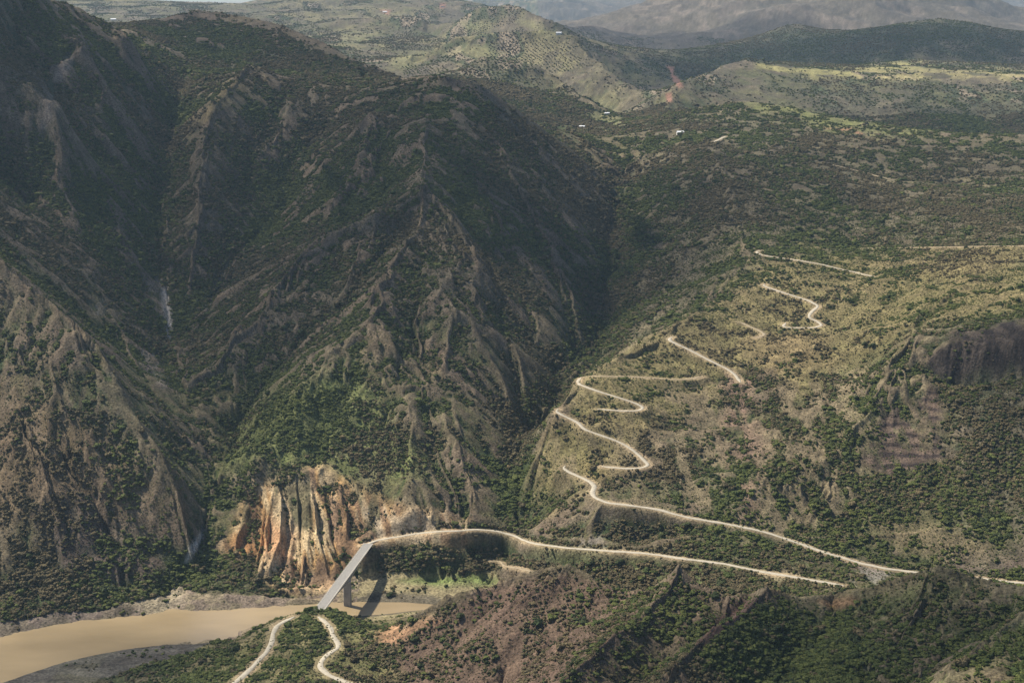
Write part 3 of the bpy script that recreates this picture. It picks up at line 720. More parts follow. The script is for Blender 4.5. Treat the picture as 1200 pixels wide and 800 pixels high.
# ------------------------------------------------------------------ material helpers
def nmat(name):
    m_ = bpy.data.materials.new(name); m_.use_nodes = True
    nt = m_.node_tree
    for n in list(nt.nodes): nt.nodes.remove(n)
    out = nt.nodes.new("ShaderNodeOutputMaterial"); b = nt.nodes.new("ShaderNodeBsdfPrincipled")
    nt.links.new(b.outputs[0], out.inputs[0])
    b.inputs["Roughness"].default_value = .95
    b.inputs["Specular IOR Level"].default_value = .15
    return m_, nt, b, out
def noise_node(nt, scale, detail=4, rough=.6, vec=None):
    n = nt.nodes.new("ShaderNodeTexNoise"); n.inputs["Scale"].default_value = scale; n.inputs["Detail"].default_value = detail; n.inputs["Roughness"].default_value = rough
    if vec is not None: nt.links.new(vec, n.inputs["Vector"])
    return n
def ramp(nt, src, a, b, c0, c1):
    r = nt.nodes.new("ShaderNodeMapRange"); r.inputs[1].default_value = a; r.inputs[2].default_value = b; r.inputs[3].default_value = c0; r.inputs[4].default_value = c1
    nt.links.new(src, r.inputs[0]); return r.outputs[0]
def mulcol(nt, colour, fac):
    m_ = nt.nodes.new("ShaderNodeMix"); m_.data_type = 'RGBA'; m_.blend_type = 'MULTIPLY'; m_.inputs[0].default_value = 1
    nt.links.new(colour, m_.inputs[6]); nt.links.new(fac, m_.inputs[7]); return m_.outputs[2]
def simple(name, rgb, scale=.5, lo=.75, hi=1.2, rough=.9, bump=0.0, bscale=2.0):
    m_, nt, b, out = nmat(name)
    tc = nt.nodes.new("ShaderNodeTexCoord")
    c = nt.nodes.new("ShaderNodeRGB"); c.outputs[0].default_value = (*rgb, 1)
    n = noise_node(nt, scale, 5, .6, tc.outputs["Object"])
    nt.links.new(mulcol(nt, c.outputs[0], ramp(nt, n.outputs[0], .3, .7, lo, hi)), b.inputs["Base Color"])
    b.inputs["Roughness"].default_value = rough
    if bump:
        bn = nt.nodes.new("ShaderNodeBump"); bn.inputs["Strength"].default_value = .8; bn.inputs["Distance"].default_value = bump
        n2_ = noise_node(nt, bscale, 5, .6, tc.outputs["Object"]); nt.links.new(n2_.outputs[0], bn.inputs["Height"]); nt.links.new(bn.outputs[0], b.inputs["Normal"])
    return m_

mg, nt, b, out = nmat("ground")
at = nt.nodes.new("ShaderNodeAttribute"); at.attribute_name = "tone"
tc = nt.nodes.new("ShaderNodeTexCoord"); OB = tc.outputs["Object"]
na = noise_node(nt, .35, 6, .65, OB); nb = noise_node(nt, 1.6, 3, .6, OB); nc = noise_node(nt, .06, 5, .6, OB)
c1 = mulcol(nt, at.outputs["Color"], ramp(nt, na.outputs[0], .34, .66, .42, 1.6))
c2 = mulcol(nt, c1, ramp(nt, nc.outputs[0], .3, .7, .8, 1.2))
nt.links.new(c2, b.inputs["Base Color"])
bn = nt.nodes.new("ShaderNodeBump"); bn.inputs["Strength"].default_value = 1.0; bn.inputs["Distance"].default_value = 2.2
nt.links.new(na.outputs[0], bn.inputs["Height"]); nt.links.new(bn.outputs[0], b.inputs["Normal"])

def grid_mesh(name, X, Y, Zz, mat, attr=None):
    h, k = X.shape
    me = bpy.data.meshes.new(name)
    v = np.stack([X, Y, Zz], -1).reshape(-1, 3).astype(np.float32)
    i = np.arange(h * k).reshape(h, k)
    f = np.stack([i[:-1, :-1], i[:-1, 1:], i[1:, 1:], i[1:, :-1]], -1).reshape(-1, 4).astype(np.int32)
    me.vertices.add(len(v)); me.vertices.foreach_set("co", v.ravel())
    me.loops.add(f.size); me.loops.foreach_set("vertex_index", f.ravel())
    me.polygons.add(len(f)); me.polygons.foreach_set("loop_start", np.arange(0, f.size, 4, dtype=np.int32)); me.polygons.foreach_set("loop_total", np.full(len(f), 4, np.int32))
    me.update(calc_edges=True)
    me.polygons.foreach_set("use_smooth", np.ones(len(f), bool))
    if attr is not None:
        a = me.color_attributes.new("tone", 'FLOAT_COLOR', 'POINT')
        rgba = np.ones((h * k, 4), np.float32); rgba[:, :3] = attr.reshape(-1, 3); a.data.foreach_set("color", rgba.ravel())
    me.materials.append(mat)
    o = bpy.data.objects.new(name, me); scene.collection.objects.link(o)
    return o
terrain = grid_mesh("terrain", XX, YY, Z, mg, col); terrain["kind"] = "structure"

# ------------------------------------------------------------------ river
mw, nt, b, out = nmat("muddy_water")
tc = nt.nodes.new("ShaderNodeTexCoord")
c = nt.nodes.new("ShaderNodeRGB"); c.outputs[0].default_value = (.32, .24, .135, 1)
mp = nt.nodes.new("ShaderNodeMapping"); mp.inputs["Scale"].default_value = (.35, 1, 1); nt.links.new(tc.outputs["Object"], mp.inputs[0])
n = noise_node(nt, .02, 4, .5, mp.outputs[0])
nt.links.new(mulcol(nt, c.outputs[0], ramp(nt, n.outputs[0], .3, .7, .78, 1.12)), b.inputs["Base Color"])
b.inputs["Roughness"].default_value = .16; b.inputs["Specular IOR Level"].default_value = .5
bn = nt.nodes.new("ShaderNodeBump"); bn.inputs["Strength"].default_value = .6; bn.inputs["Distance"].default_value = .35
n2_ = noise_node(nt, .5, 4, .6, tc.outputs["Object"]); nt.links.new(n2_.outputs[0], bn.inputs["Height"]); nt.links.new(bn.outputs[0], b.inputs["Normal"])
xs = np.linspace(-800, 60, 30); ys = np.linspace(1200, 1660, 20)
gxw, gyw = np.meshgrid(xs, ys)
river = grid_mesh("river", gxw, gyw, np.full(gxw.shape, ZW - .2), mw); river["kind"] = "structure"

# ------------------------------------------------------------------ mesh helper
class MB:
    def __init__(s): s.v = []; s.f = []
    def add(s, v, f):
        o = len(s.v); s.v += [tuple(p) for p in v]; s.f += [tuple(i + o for i in q) for q in f]
    def loft(s, rings, caps=True):
        """rings: list of equally long point loops"""
        n = len(rings[0]); o = len(s.v)
        for r in rings: s.v += [tuple(p) for p in r]
        for k in range(len(rings) - 1):
            for i in range(n):
                a = o + k * n + i; b_ = o + k * n + (i + 1) % n
                s.f.append((a, b_, b_ + n, a + n))
        if caps:
            s.f.append(tuple(o + i for i in reversed(range(n)))); e = o + (len(rings) - 1) * n
            s.f.append(tuple(e + i for i in range(n)))
    def build(s, name, mat, parent=None, smooth=False):
        me = bpy.data.meshes.new(name); me.from_pydata(s.v, [], s.f); me.update()
        if smooth: me.polygons.foreach_set("use_smooth", np.ones(len(me.polygons), bool))
        me.materials.append(mat)
        o = bpy.data.objects.new(name, me); scene.collection.objects.link(o)
        if parent: o.parent = parent
        return o
def empty(name, loc, label, cat, group=None):
    o = bpy.data.objects.new(name, None); scene.collection.objects.link(o); o.location = loc
    o["label"] = label; o["category"] = cat
    if group: o["group"] = group
    return o

# ------------------------------------------------------------------ roads
m_road = simple("pale_dirt", (.44, .39, .30), .25, .82, 1.12, .95, .08, 1.2)
m_road2 = simple("dusty_dirt", (.36, .29, .19), .25, .75, 1.15, .95, .08, 1.2)
for nm, wid, P in roads:
    T = np.gradient(P[:, :2], axis=0); T /= np.linalg.norm(T, axis=1)[:, None] + 1e-9
    N = np.stack([-T[:, 1], T[:, 0]], 1)
    for _ in range(6): N[1:-1] = (N[:-2] + N[1:-1] + N[2:]) / 3
    s = np.arange(len(P)) * 2.5; wid = wid * .85
    wl_ = wid / 2 * (1 + .30 * (vnoise(s / 13, s * 0, 3) - .5) * 2); wr_ = wid / 2 * (1 + .30 * (vnoise(s / 11, s * 0 + 9, 4) - .5) * 2)
    tp = np.clip(np.minimum(np.arange(len(P)), np.arange(len(P))[::-1]) / 4.0, .35, 1)
    mb = MB(); rings = []
    for p, nn, a, c_ in zip(P, N, wl_ * tp, wr_ * tp):
        z0 = p[2]
        rings.append([(p[0] + nn[0] * a, p[1] + nn[1] * a, z0 - .6), (p[0] + nn[0] * a * .92, p[1] + nn[1] * a * .92, z0), (p[0], p[1], z0 + .08),
                      (p[0] - nn[0] * c_ * .92, p[1] - nn[1] * c_ * .92, z0), (p[0] - nn[0] * c_, p[1] - nn[1] * c_, z0 - .6)])
    mb.loft(rings)
    o = mb.build("dirt_road", m_road2 if nm in ("bench", "bench_high", "far_track", "shore", "low_track", "upper") else m_road, smooth=True)
    o["kind"] = "structure"

# ------------------------------------------------------------------ bridge
m_deck = simple("deck_concrete", (.52, .48, .41), .3, .85, 1.1, .85, .02, 3)
m_side = simple("weathered_concrete", (.34, .325, .30), .15, .7, 1.15, .9, .03, 2)
m_asph = simple("worn_asphalt", (.27, .255, .23), .4, .85, 1.1, .9, .02, 3)
A = BR_A; Bp = BR_B
d = (Bp - A); Lb = np.linalg.norm(d[:2]); yaw = math.atan2(d[1], d[0])
bridge = empty("bridge", tuple(A), "long pale concrete road bridge on one tall pier over the brown river", "bridge")
bridge.rotation_euler = (0, 0, yaw)
dz = (Bp[2] - A[2])
WB = 6.0
def zb(s): return dz * s / Lb
def section(s, pts): return [(s, y, zb(s) + q) for y, q in pts]
PIER_S = Lb * .47
def strip(name, pts, mat, s0, s1, n=24, fz=None):
    mb = MB(); rr = []
    for s in np.linspace(s0, s1, n):
        k = fz(s) if fz else 0
        rr.append([(s, y, zb(s) + q - (k if low_ else 0)) for y, q, low_ in pts])
    mb.loft(rr); return mb.build(name, mat, bridge)
strip("deck", [(-WB, 0, 0), (WB, 0, 0), (WB, -.55, 0), (-WB, -.55, 0)], m_deck, -6, Lb + 6)
strip("road_surface", [(-4.6, .065, 0), (4.6, .065, 0), (4.6, .01, 0), (-4.6, .01, 0)], m_asph, -6, Lb + 6)
def haunch(s): return 3.0 + 5.2 * math.exp(-((s - PIER_S) / 34.0) ** 2) + 1.0
strip("box_girder", [(-3.8, -.56, 0), (3.8, -.56, 0), (3.4, -.9, 1), (-3.4, -.9, 1)], m_side, -4, Lb + 4, 40, haunch)
for sg in (-1, 1):
    strip("kerb", [(sg * 5.1 - .4, .2, 0), (sg * 5.1 + .4, .2, 0), (sg * 5.1 + .4, .012, 0), (sg * 5.1 - .4, .012, 0)], m_deck, -6, Lb + 6)
    pr = strip("parapet", [(sg * 5.8 - .12, 1.1, 0), (sg * 5.8 + .12, 1.1, 0), (sg * 5.8 + .12, .9, 0), (sg * 5.8 - .12, .9, 0)], m_deck, -6, Lb + 6)
    for s in np.arange(-5.5, Lb + 6, 5.0):
        mb = MB(); mb.loft([[(s - .12, sg * 5.8 - .1, zb(s) + .01), (s + .12, sg * 5.8 - .1, zb(s) + .01), (s + .12, sg * 5.8 + .1, zb(s) + .01), (s - .12, sg * 5.8 + .1, zb(s) + .01)],
                 [(s - .12, sg * 5.8 - .1, zb(s) + .9), (s + .12, sg * 5.8 - .1, zb(s) + .9), (s + .12, sg * 5.8 + .1, zb(s) + .9), (s - .12, sg * 5.8 + .1, zb(s) + .9)]])
        mb.build("railing_post", m_deck, pr)
def pier(s, hx, hy, zt, zbm, name="pier"):
    mb = MB(); c = .6
    def ring(k, z_): 
        a, b_ = hx * k, hy * k
        return [(s - a + c, -b_, z_), (s + a - c, -b_, z_), (s + a, -b_ + c, z_), (s + a, b_ - c, z_), (s + a - c, b_, z_), (s - a + c, b_, z_), (s - a, b_ - c, z_), (s - a, -b_ + c, z_)]
    mb.loft([ring(1.0, zt), ring(1.0, zt - 4), ring(1.06, zbm)])
    return mb.build(name, m_side, bridge)
pier(PIER_S, 2.6, 4.3, zb(PIER_S) - haunch(PIER_S) - .7, -708 - A[2])
for s in (-4, Lb + 4):
    mb = MB(); h_ = 9
    mb.loft([[(s - 2.2, -5, zb(s) - .58), (s + 2.2, -5, zb(s) - .58), (s + 2.2, 5, zb(s) - .58), (s - 2.2, 5, zb(s) - .58)], [(s - 2.6, -5.4, zb(s) - h_), (s + 2.6, -5.4, zb(s) - h_), (s + 2.6, 5.4, zb(s) - h_), (s - 2.6, 5.4, zb(s) - h_)]])
    mb.build("abutment", m_side, bridge)

# ------------------------------------------------------------------ shrubs
def leafmat(name, rgb, rgb2):
    m_, nt, b, out = nmat(name)
    oi = nt.nodes.new("ShaderNodeObjectInfo"); tc = nt.nodes.new("ShaderNodeTexCoord")
    n = noise_node(nt, 1.4, 3, .6, tc.outputs["Object"])
    mx = nt.nodes.new("ShaderNodeMix"); mx.data_type = 'RGBA'; mx.inputs[6].default_value = (*rgb, 1); mx.inputs[7].default_value = (*rgb2, 1)
    nt.links.new(oi.outputs["Random"], mx.inputs[0])
    nt.links.new(mulcol(nt, mx.outputs[2], ramp(nt, n.outputs[0], .3, .7, .65, 1.35)), b.inputs["Base Color"])
    b.inputs["Roughness"].default_value = .8
    return m_
ml = [leafmat("leaves_green", (.066, .088, .024), (.140, .152, .042)), leafmat("leaves_dark", (.042, .058, .022), (.085, .095, .034)), leafmat("leaves_grey", (.10, .085, .045), (.18, .14, .07))]
m_bark = simple("bark", (.14, .11, .08), 3, .7, 1.2)
def crown_bm(rs, kind, nleaf):
    """clump of leaf faces spread through several uneven lobes, unit size (radius about 1)"""
    mb = MB()
    lobes = []
    nlb = rs.randint(4, 7)
    for i in range(nlb):
        a = rs.uniform(0, 6.283); r = rs.uniform(.15, .62) if i else 0
        lobes.append((r * math.cos(a), r * math.sin(a), (.55 if kind != 2 else .9) + rs.uniform(-.18, .22) * (1 if kind != 2 else 1.6), rs.uniform(.34, .56), rs.uniform(.28, .42) * (1 if kind != 2 else 1.7)))
    for (cx, cy, cz, r, h_) in lobes:                      # dense inner mass of each lobe
        rings = []
        for lat in (-1.2, -.6, 0, .55, 1.1):
            rings.append([(cx + r * .86 * math.cos(lat) * math.cos(a) * rs.uniform(.85, 1.15), cy + r * .86 * math.cos(lat) * math.sin(a) * rs.uniform(.85, 1.15), cz + h_ * .86 * math.sin(lat) * rs.uniform(.9, 1.1)) for a in (0, .9, 1.8, 2.7, 3.6, 4.5, 5.4)])
        mb.loft(rings)
    for i in range(nleaf):
        cx, cy, cz, r, h_ = lobes[rs.randrange(nlb)]
        # direction, biased up
        while True:
            dx, dy, dz_ = rs.gauss(0, 1), rs.gauss(0, 1), rs.gauss(.25, 1)
            q = math.sqrt(dx * dx + dy * dy + dz_ * dz_)
            if q > .1: break
        dx /= q; dy /= q; dz_ /= q
        k = rs.uniform(.72, 1.05)
        c_ = Vector((cx + dx * r * k, cy + dy * r * k, max(.03, cz + dz_ * h_ * k)))
        nrm = Vector((dx + rs.uniform(-.35, .35), dy + rs.uniform(-.35, .35), dz_ + rs.uniform(-.3, .4))).normalized()
        t1 = nrm.orthogonal().normalized(); t1 = Matrix.Rotation(rs.uniform(0, 6.283), 3, nrm) @ t1; t2 = nrm.cross(t1)
        s_ = rs.uniform(.12, .23)
        m5 = [c_ + t1 * s_ * math.cos(q_) * rs.uniform(.7, 1.2) + t2 * s_ * math.sin(q_) * rs.uniform(.7, 1.2) for q_ in (0, 1.26, 2.5, 3.77, 5.0)]
        mb.add(m5, [(0, 1, 2, 3, 4)])
    return mb
def trunk_mb(rs):
    mb = MB()
    for i in range(3):
        a = rs.uniform(0, 6.28); ex, ey = .35 * math.cos(a), .35 * math.sin(a)
        rings = []
        for t, r in ((-.25, .075), (.25, .055), (.6, .03)):
            k = max(0, t) / .6
            rings.append([(ex * k + r * math.cos(q), ey * k + r * math.sin(q), t) for q in (0, 1.26, 2.5, 3.77, 5.0)])
        mb.loft(rings)
    return mb
protos = []
hidden = bpy.data.collections.new("shrub_shapes")
for i in range(9):
    rs = random.Random(100 + i); kind = i % 3
    mb = crown_bm(rs, 0 if kind < 2 else 1, 120)
    me = bpy.data.meshes.new("shrub_shape"); me.from_pydata(mb.v, [], mb.f); me.update(); me.materials.append(ml[kind])
    o = bpy.data.objects.new("shrub_shape", me); hidden.objects.link(o); protos.append(o)

def scatter(N, ya, yb, umx, seed):
    r = np.random.default_rng(seed)
    y = np.sqrt(r.uniform(ya * ya, yb * yb, N)); u = r.uniform(-umx, umx, N); x = u * y
    return x, y, r
def pick(N, ya, yb, umx, seed, dens_gain=1.0):
    x, y, r = scatter(N, ya, yb, umx, seed)
    vg = zat(x, y, veg)
    cl_ = fbm(x, y, 22, 3, 501)
    pr = np.clip((vg * 1.15 + .10) * sst(.34 - .05 * sst(2100, 2500, y), .56, cl_ * .65 + vg * .30) * dens_gain, 0, 1)
    zz = zat(x, y)
    keep = (r.uniform(0, 1, N) < pr) & (zz > ZW + .4)
    x, y, zz, vg = x[keep], y[keep], zz[keep], vg[keep]
    return x, y, zz, vg, r
def visible(x, y, z_, lift=1.0, n=120):
    ok = np.ones(x.shape, bool)
    for t in np.linspace(.45, .985, n):
        ok &= (zat(x * t, y * t) < (z_ + lift) * t + .2)
    return ok
x1, y1, z1, v1, r1 = pick(1900000, 900, 4300, .42, 1)
s1 = (1.1 + 2.4 * r1.uniform(0, 1, x1.shape) ** 2.4 + 1.3 * v1 * r1.uniform(0, 1, x1.shape)) * (1 + .25 * sst(2000, 3200, y1))
s1 = s1 * np.where(r1.uniform(0, 1, x1.shape) < .05, 1.7, 1.0)
s1 = np.minimum(s1, np.maximum(.6, (zat(x1, y1, np.minimum(RD, 100.)) - 4.0) * .8))
k1 = visible(x1, y1, z1, 4.0, 60) | (r1.uniform(0, 1, x1.shape) < .25)
x1, y1, z1, s1 = x1[k1], y1[k1], z1[k1], s1[k1]
# small tufts and seedlings between the bushes
xt, yt, rt = scatter(600000, 1000, 2900, .42, 8)
vt = zat(xt, yt, veg); zt_ = zat(xt, yt)
kt = (rt.uniform(0, 1, xt.shape) < np.clip(.10 + .75 * vt + .5 * (fbm(xt, yt, 30, 3, 871) - .5), 0, .8) * (vt > .015)) & (zt_ > ZW + .5)
xt, yt, zt_ = xt[kt], yt[kt], zt_[kt]; kt = visible(xt, yt, zt_, 3.0, 60); xt, yt, zt_ = xt[kt], yt[kt], zt_[kt]
st_ = rt.uniform(.45, 1.25, len(xt)) * (1 + .3 * sst(1600, 2600, yt))
x2, y2, z2, v2, r2 = pick(520000, 4300, 9000, .42, 2, .7)
s2 = 1.8 + 3.0 * r2.uniform(0, 1, x2.shape) ** 1.5
k2 = visible(x2, y2, z2, 4.0, 60); x2, y2, z2, s2 = x2[k2], y2[k2], z2[k2], s2[k2]
ox, oy = [], []
for poly, a_ in ((((440,92),(430,72),(520,60),(620,44),(675,50),(700,78),(650,86),(560,82)), .3), (((520,46),(560,20),(612,18),(645,40),(600,46)), .8), (((410,52),(480,36),(550,52),(500,62)), -.2), (((560,78),(640,82),(640,100),(560,100)), .1)):
    c_ = hit(sum(p[0] for p in poly) / len(poly), sum(p[1] for p in poly) / len(poly), Z, 3900, 9000)
    g_ = np.arange(-1500, 1500, 13.0); ga, gb = np.meshgrid(g_, g_ * 1.1)
    qx = c_[0] + ga * math.cos(a_) - gb * math.sin(a_) + RNG.uniform(-2.5, 2.5, ga.shape); qy = c_[1] + ga * math.sin(a_) + gb * math.cos(a_) + RNG.uniform(-2.5, 2.5, ga.shape)
    qz = zat(qx, qy); qpx, qpy = project(qx, qy, qz)
    ins = np.zeros(qx.shape, bool)
    for i in range(len(poly)):
        ax, ay = poly[i]; bx, by = poly[(i + 1) % len(poly)]
        ins ^= ((ay > qpy) != (by > qpy)) & (qpx < (bx - ax) * (qpy - ay) / ((by - ay) or 1e-9) + ax)
    ins &= (qy > 3900) & (fbm(qx, qy, 160, 3, 901) > .47) & (RNG.uniform(0, 1, qx.shape) < .85)
    ox.append(qx[ins]); oy.append(qy[ins])
ox = np.concatenate(ox); oy = np.concatenate(oy); oz = zat(ox, oy)
ko = visible(ox, oy, oz, 4.0, 60); ox, oy, oz = ox[ko], oy[ko], oz[ko]
x2 = np.r_[x2, ox]; y2 = np.r_[y2, oy]; z2 = np.r_[z2, oz]; s2 = np.r_[s2, RNG.uniform(2.6, 4.2, len(ox))]
print("shrubs", len(x1), len(x2), len(ox))

# the 300 that show largest become things of their own
vis = visible(x1, y1, z1, 1.5, 200)
pxs, pys = project(x1, y1, z1)
inf = vis & (pxs > 4) & (pxs < 1196) & (pys > 300) & (pys < 792)
app = np.where(inf, s1 / y1, 0)
order = np.argsort(-app)[:300]
singles = [(x1[i], y1[i], z1[i], s1[i], pxs[i], pys[i]) for i in order]
rest = np.ones(len(x1), bool); rest[order] = False

def cover(name, x, y, z_, s_, seed):
    r = np.random.default_rng(seed); n = len(x)
    me = bpy.data.meshes.new(name)
    me.vertices.add(n); me.vertices.foreach_set("co", np.stack([x, y, z_ - .12 * s_], 1).astype(np.float32).ravel())
    def attr(nm, tp, val, key="value"):
        a = me.attributes.new(nm, tp, 'POINT'); a.data.foreach_set(key, val.ravel())
    attr("size", 'FLOAT_VECTOR', np.stack([s_ * r.uniform(.8, 1.25, n), s_ * r.uniform(.8, 1.25, n), s_ * r.uniform(.7, 1.15, n)], 1).astype(np.float32), "vector")
    attr("turn", 'FLOAT_VECTOR', np.stack([r.uniform(-.15, .15, n), r.uniform(-.15, .15, n), r.uniform(0, 6.283, n)], 1).astype(np.float32), "vector")
    # leaf colour follows the site: greener in wet ground, greyer on dry slopes
    g = fbm(x, y, 150, 3, 701) + r.uniform(-.22, .22, n)
    kind = np.where(g > .56, 0, np.where(g > .44, 1, 2))
    attr("shape", 'INT', (kind + 3 * r.integers(0, 3, n)).astype(np.int32))
    o = bpy.data.objects.new(name, me); scene.collection.objects.link(o); o["kind"] = "stuff"
    ng = bpy.data.node_groups.new(name, 'GeometryNodeTree')
    ng.interface.new_socket("Geometry", in_out='INPUT', socket_type='NodeSocketGeometry'); ng.interface.new_socket("Geometry", in_out='OUTPUT', socket_type='NodeSocketGeometry')
    gi = ng.nodes.new("NodeGroupInput"); go = ng.nodes.new("NodeGroupOutput")
    ci = ng.nodes.new("GeometryNodeCollectionInfo"); ci.inputs[0].default_value = hidden; ci.inputs["Separate Children"].default_value = True; ci.inputs["Reset Children"].default_value = True
    ip = ng.nodes.new("GeometryNodeInstanceOnPoints"); ip.inputs["Pick Instance"].default_value = True
    def na_(nm, tp):
        q = ng.nodes.new("GeometryNodeInputNamedAttribute"); q.data_type = tp; q.inputs["Name"].default_value = nm
        return q.outputs["Attribute"]
    ng.links.new(gi.outputs[0], ip.inputs["Points"]); ng.links.new(ci.outputs[0], ip.inputs["Instance"])
    ng.links.new(na_("shape", 'INT'), ip.inputs["Instance Index"]); ng.links.new(na_("size", 'FLOAT_VECTOR'), ip.inputs["Scale"])
    e2r = ng.nodes.new("FunctionNodeEulerToRotation"); ng.links.new(na_("turn", 'FLOAT_VECTOR'), e2r.inputs[0]); ng.links.new(e2r.outputs[0], ip.inputs["Rotation"])
    ng.links.new(ip.outputs[0], go.inputs[0])
    md = o.modifiers.new("shrubs", 'NODES'); md.node_group = ng
    return o
# individuals first in the list share leaf material order with the cover shapes
cover("scrub_cover", x1[rest], y1[rest], z1[rest], s1[rest], 21)
print("tufts", len(xt))
cover("grass_tufts", xt, yt, zt_, st_, 23)
cover("distant_scrub", x2, y2, z2, s2, 22)

def place_name(px, py, y):
    if px < 350: return "on the grassy hillside left of the left dirt track above the river" if px < 300 else "on the knoll between the two pale dirt tracks"
    if px < 480: return "on the hillside right of the winding dirt track near the bridge"
    if px < 700: return "on the brown stony hill in the front of the valley"
    if px < 860: return "on the ribbed slope between the brown hill and the green hill"
    if px < 1060: return "on the densely overgrown front of the green hill at bottom right"
    return "on the ridge in the bottom right corner"
KN = ["round green shrub", "dark bushy shrub", "low greyish shrub"]
shapes = []
for i in range(6):
    rs = random.Random(500 + i); kind = i % 3
    crown = crown_bm(rs, 0 if kind < 2 else 1, 320); trunk = trunk_mb(rs)
    mc_ = bpy.data.meshes.new("crown"); mc_.from_pydata(crown.v, [], crown.f); mc_.update(); mc_.materials.append(ml[kind])
    mt_ = bpy.data.meshes.new("trunk"); mt_.from_pydata(trunk.v, [], trunk.f); mt_.update(); mt_.materials.append(m_bark)
    shapes.append((mc_, mt_))
for (x, y, z_, s_, px, py) in singles:
    i = random.randrange(6); kind = i % 3
    t = empty("shrub", (float(x), float(y), float(z_ - .1 * s_)), KN[kind] + " " + place_name(px, py, y), "shrub")
    t["group"] = KN[kind] + "s " + place_name(px, py, y)
    t.rotation_euler = (0, 0, random.uniform(0, 6.28)); t.scale = (float(s_) * random.uniform(.9, 1.15), float(s_) * random.uniform(.9, 1.15), float(s_) * random.uniform(.75, 1.05))
    for nm, me in (("crown", shapes[i][0]), ("trunk", shapes[i][1])):
        c_ = bpy.data.objects.new(nm, me); scene.collection.objects.link(c_); c_.parent = t

# ------------------------------------------------------------------ trees that stand out on the skylines
def tree(px, py, h_, label, ya=2500, yb=6000):
    p = hit(px, py, Z, ya, yb)
    if p is None: return
    t = empty("tree", (p[0], p[1], p[2] - .3), label, "tree", "lone trees on the ridges")
    t.scale = (h_ * .5,) * 3
    rs = random.Random(int(px * 7))
    crown_bm(rs, 2, 420).build("crown", ml[1], t).location = (0, 0, .45)
    mb = MB()
    rings = []
    for q, r in ((-.1, .09), (.5, .06), (1.2, .03)): rings.append([(r * math.cos(a), r * math.sin(a), q) for a in np.linspace(0, 6.283, 7)[:-1]])
    mb.loft(rings); mb.build("trunk", m_bark, t)
tree(298.5, 21, 17, "taller tree of the pair on the skyline of the dark mountain", 3300, 4500)
tree(303, 21.5, 14, "smaller tree of the pair on the skyline of the dark mountain", 3300, 4500)
tree(870, 119, 18, "dark round tree standing alone on the grassy plateau edge", 3000, 4200)
tree(895, 73.5, 15, "small dark tree at the left end of the yellow field", 4300, 5600)
tree(425, 92, 17, "bushy tree below the saddle of the central mountain", 2800, 4000)

# ------------------------------------------------------------------ farm houses, tiny and far
m_wall = simple("white_wall", (.75, .72, .66), .3, .9, 1.05); m_roof = simple("sheet_roof", (.80, .80, .80), .3, .92, 1.05, .5); m_roof2 = simple("clay_roof", (.42, .22, .14), .3, .8, 1.1)
m_dark = simple("dark_opening", (.03, .03, .03), .3)
def house(px, py, L_, W_, h_, roof, rot, label, ya, yb):
    p = hit(px, py, Z, ya, yb)
    if p is None: return
    t = empty("house", tuple(p), label, "house"); t.rotation_euler = (0, 0, rot)
    def box(mb, x0, x1_, y0_, y1_, z0, z1_):
        mb.loft([[(x0, y0_, z0), (x1_, y0_, z0), (x1_, y1_, z0), (x0, y1_, z0)], [(x0, y0_, z1_), (x1_, y0_, z1_), (x1_, y1_, z1_), (x0, y1_, z1_)]])
    mb = MB(); box(mb, -L_ / 2, L_ / 2, -W_ / 2, W_ / 2, -4, h_); mb.build("wall", m_wall, t)
    mb = MB(); e = .8
    mb.loft([[(s, -W_ / 2 - e, h_ + .01), (s, 0, h_ + W_ * .28), (s, W_ / 2 + e, h_ + .01), (s, W_ / 2 + e, h_ + .3), (s, 0, h_ + W_ * .28 + .3), (s, -W_ / 2 - e, h_ + .3)] for s in (-L_ / 2 - e, L_ / 2 + e)])
    mb.build("roof", roof, t)
    mb = MB(); box(mb, -.6, .6, -W_ / 2 - .08, -W_ / 2 + .05, 0, 2.2); mb.build("door", m_dark, t)
    for s in (-L_ / 3, L_ / 3):
        mb = MB(); box(mb, s - .7, s + .7, -W_ / 2 - .08, -W_ / 2 + .05, 1, 2.2); mb.build("window", m_dark, t)
house(797, 156.5, 17, 9, 3.5, m_roof, .2, "white roofed house on the dark slope left of the short pale road", 2800, 4200)
house(682, 149.5, 14, 7, 3, m_roof, -.1, "small pale house in the saddle below the round olive hill", 2800, 4600)
house(711, 134, 14, 8, 3, m_roof, .4, "small pale house on the tip of the green hill spur", 3600, 4800)
house(451, 15, 22, 12, 4, m_roof, 0, "white house on the reddish clearing of the far farmed hill", 5000, 9500)
house(518, 8, 20, 12, 4, m_roof2, .3, "house with clay roof near the top of the far farmed hill", 5000, 9500)
house(133, 24, 26, 14, 5, m_roof, .1, "white house on the pale hill left behind the dark saddle", 5500, 10500)
house(655, 40, 20, 11, 4, m_roof, -.3, "pale house on the bright crest of the shaded orchard hill", 5000, 7500)

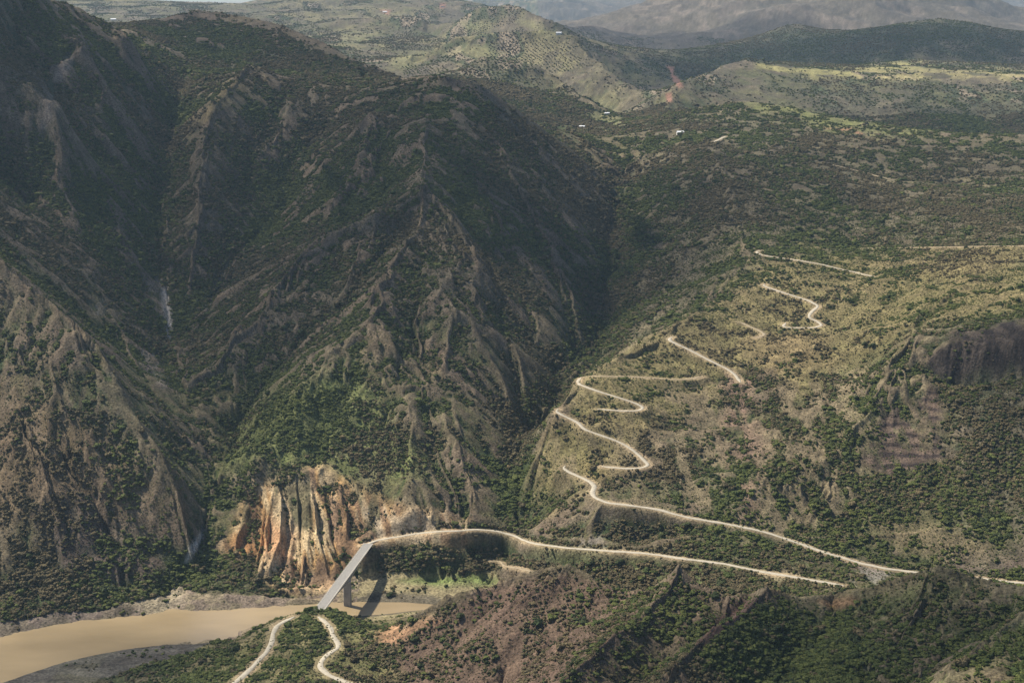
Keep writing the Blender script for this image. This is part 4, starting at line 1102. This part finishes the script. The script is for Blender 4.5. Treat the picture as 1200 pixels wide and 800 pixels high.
# ------------------------------------------------------------------ clouds high above, out of the picture; they shade the land
mcl = bpy.data.materials.new("cloud"); mcl.use_nodes = True
nt = mcl.node_tree
for n in list(nt.nodes): nt.nodes.remove(n)
out = nt.nodes.new("ShaderNodeOutputMaterial"); vs = nt.nodes.new("ShaderNodeVolumeScatter"); vs.inputs["Color"].default_value = (1, 1, 1, 1)
vs.inputs["Density"].default_value = .0023; vs.inputs["Anisotropy"].default_value = .5
nt.links.new(vs.outputs[0], out.inputs["Volume"])
def ico(sub):
    import bmesh
    bm = bmesh.new(); bmesh.ops.create_icosphere(bm, subdivisions=sub, radius=1)
    v = np.array([tuple(q.co) for q in bm.verts]); f = [tuple(q.index for q in g.verts) for g in bm.faces]; bm.free(); return v, f
IV, IF_ = ico(4)
ALT = 1500.0
def cloud(px, py, rx, ry, th, seed, label, yy=None, rot=0.0):
    g = hit(px, py, Z) if yy is None else P3((px, py, yy))
    t = (ALT - g[2]) / SUN[2]; c_ = g + SUN * t
    x, y, zq = IV[:, 0], IV[:, 1], IV[:, 2]
    r = 1 + .75 * (fbm(x * 3 + seed * 7.1, y * 3 + zq * 2.1 + seed, 1.6, 4, seed) - .5) * 2 * .6 + .3 * (fbm(x * 3 - zq * 3, y * 3 + seed, .8, 3, seed + 3) - .5)
    zf = np.where(zq < 0, zq * .55, zq)
    X = x * r * rx * .85; Y_ = y * r * ry * .8
    X, Y_ = X * math.cos(rot) - Y_ * math.sin(rot), X * math.sin(rot) + Y_ * math.cos(rot)
    v = np.stack([X + c_[0], Y_ + c_[1], zf * r * th + c_[2] + th], 1)
    me = bpy.data.meshes.new("cloud"); me.from_pydata(v.tolist(), [], IF_); me.update(); me.materials.append(mcl)
    o = bpy.data.objects.new("cloud", me); scene.collection.objects.link(o)
    o["label"] = label; o["category"] = "cloud"; o["group"] = "clouds drifting over the valley"
CLOUDS = [  # ground point in the photo that the shadow covers, radii in metres
    (60, 120, 650, 700, 170, 1, 2600, 0), (300, 150, 520, 620, 170, 2, 3000, 0), (490, 180, 380, 480, 150, 3, 2850, 0),
    (230, 330, 260, 300, 110, 4, 2400, .4), (680, 260, 280, 600, 140, 5, 2800, 0), (800, 200, 330, 420, 110, 6, 3000, 0),
    (1150, 460, 160, 170, 150, 7, 1850, 0), (790, 748, 380, 170, 330, 8, 1240, 0), (60, 745, 230, 150, 160, 9, 1480, 0),
    (700, 70, 560, 800, 220, 10, 5700, 0), (1000, 45, 1600, 800, 260, 11, 6300, 0), (1050, 110, 450, 260, 120, 12, 4300, 0), (1050, 180, 420, 180, 70, 14, 3300, 0),
    (800, 60, 1100, 1200, 200, 15, 9000, 0), (260, 40, 800, 550, 190, 16, 4000, 0),
]
for c_ in CLOUDS:
    cloud(c_[0], c_[1], c_[2], c_[3], c_[4], c_[5], "soft grey white cloud high above the valley, out of view", c_[6], c_[7])

# ------------------------------------------------------------------ air
hz = bpy.data.materials.new("haze"); hz.use_nodes = True
nt = hz.node_tree
for n in list(nt.nodes): nt.nodes.remove(n)
out = nt.nodes.new("ShaderNodeOutputMaterial"); pv = nt.nodes.new("ShaderNodeVolumePrincipled")
pv.inputs["Color"].default_value = (.56, .78, 1.0, 1); pv.inputs["Density"].default_value = .000025; pv.inputs["Anisotropy"].default_value = .2
nt.links.new(pv.outputs[0], out.inputs["Volume"])
zt = float(max(Z.max(), 0)) + 60; zl = float(Z.min()) - 1.0
mb = MB(); X_, Ya, Yb = 14500, -600, 27000
mb.loft([[(-X_, Ya, zl), (X_, Ya, zl), (X_, Yb, zl), (-X_, Yb, zl)], [(-X_, Ya, zt), (X_, Ya, zt), (X_, Yb, zt), (-X_, Yb, zt)]])
hzo = mb.build("haze", hz); hzo["kind"] = "stuff"
print("terrain", Z.shape, "top", zt)
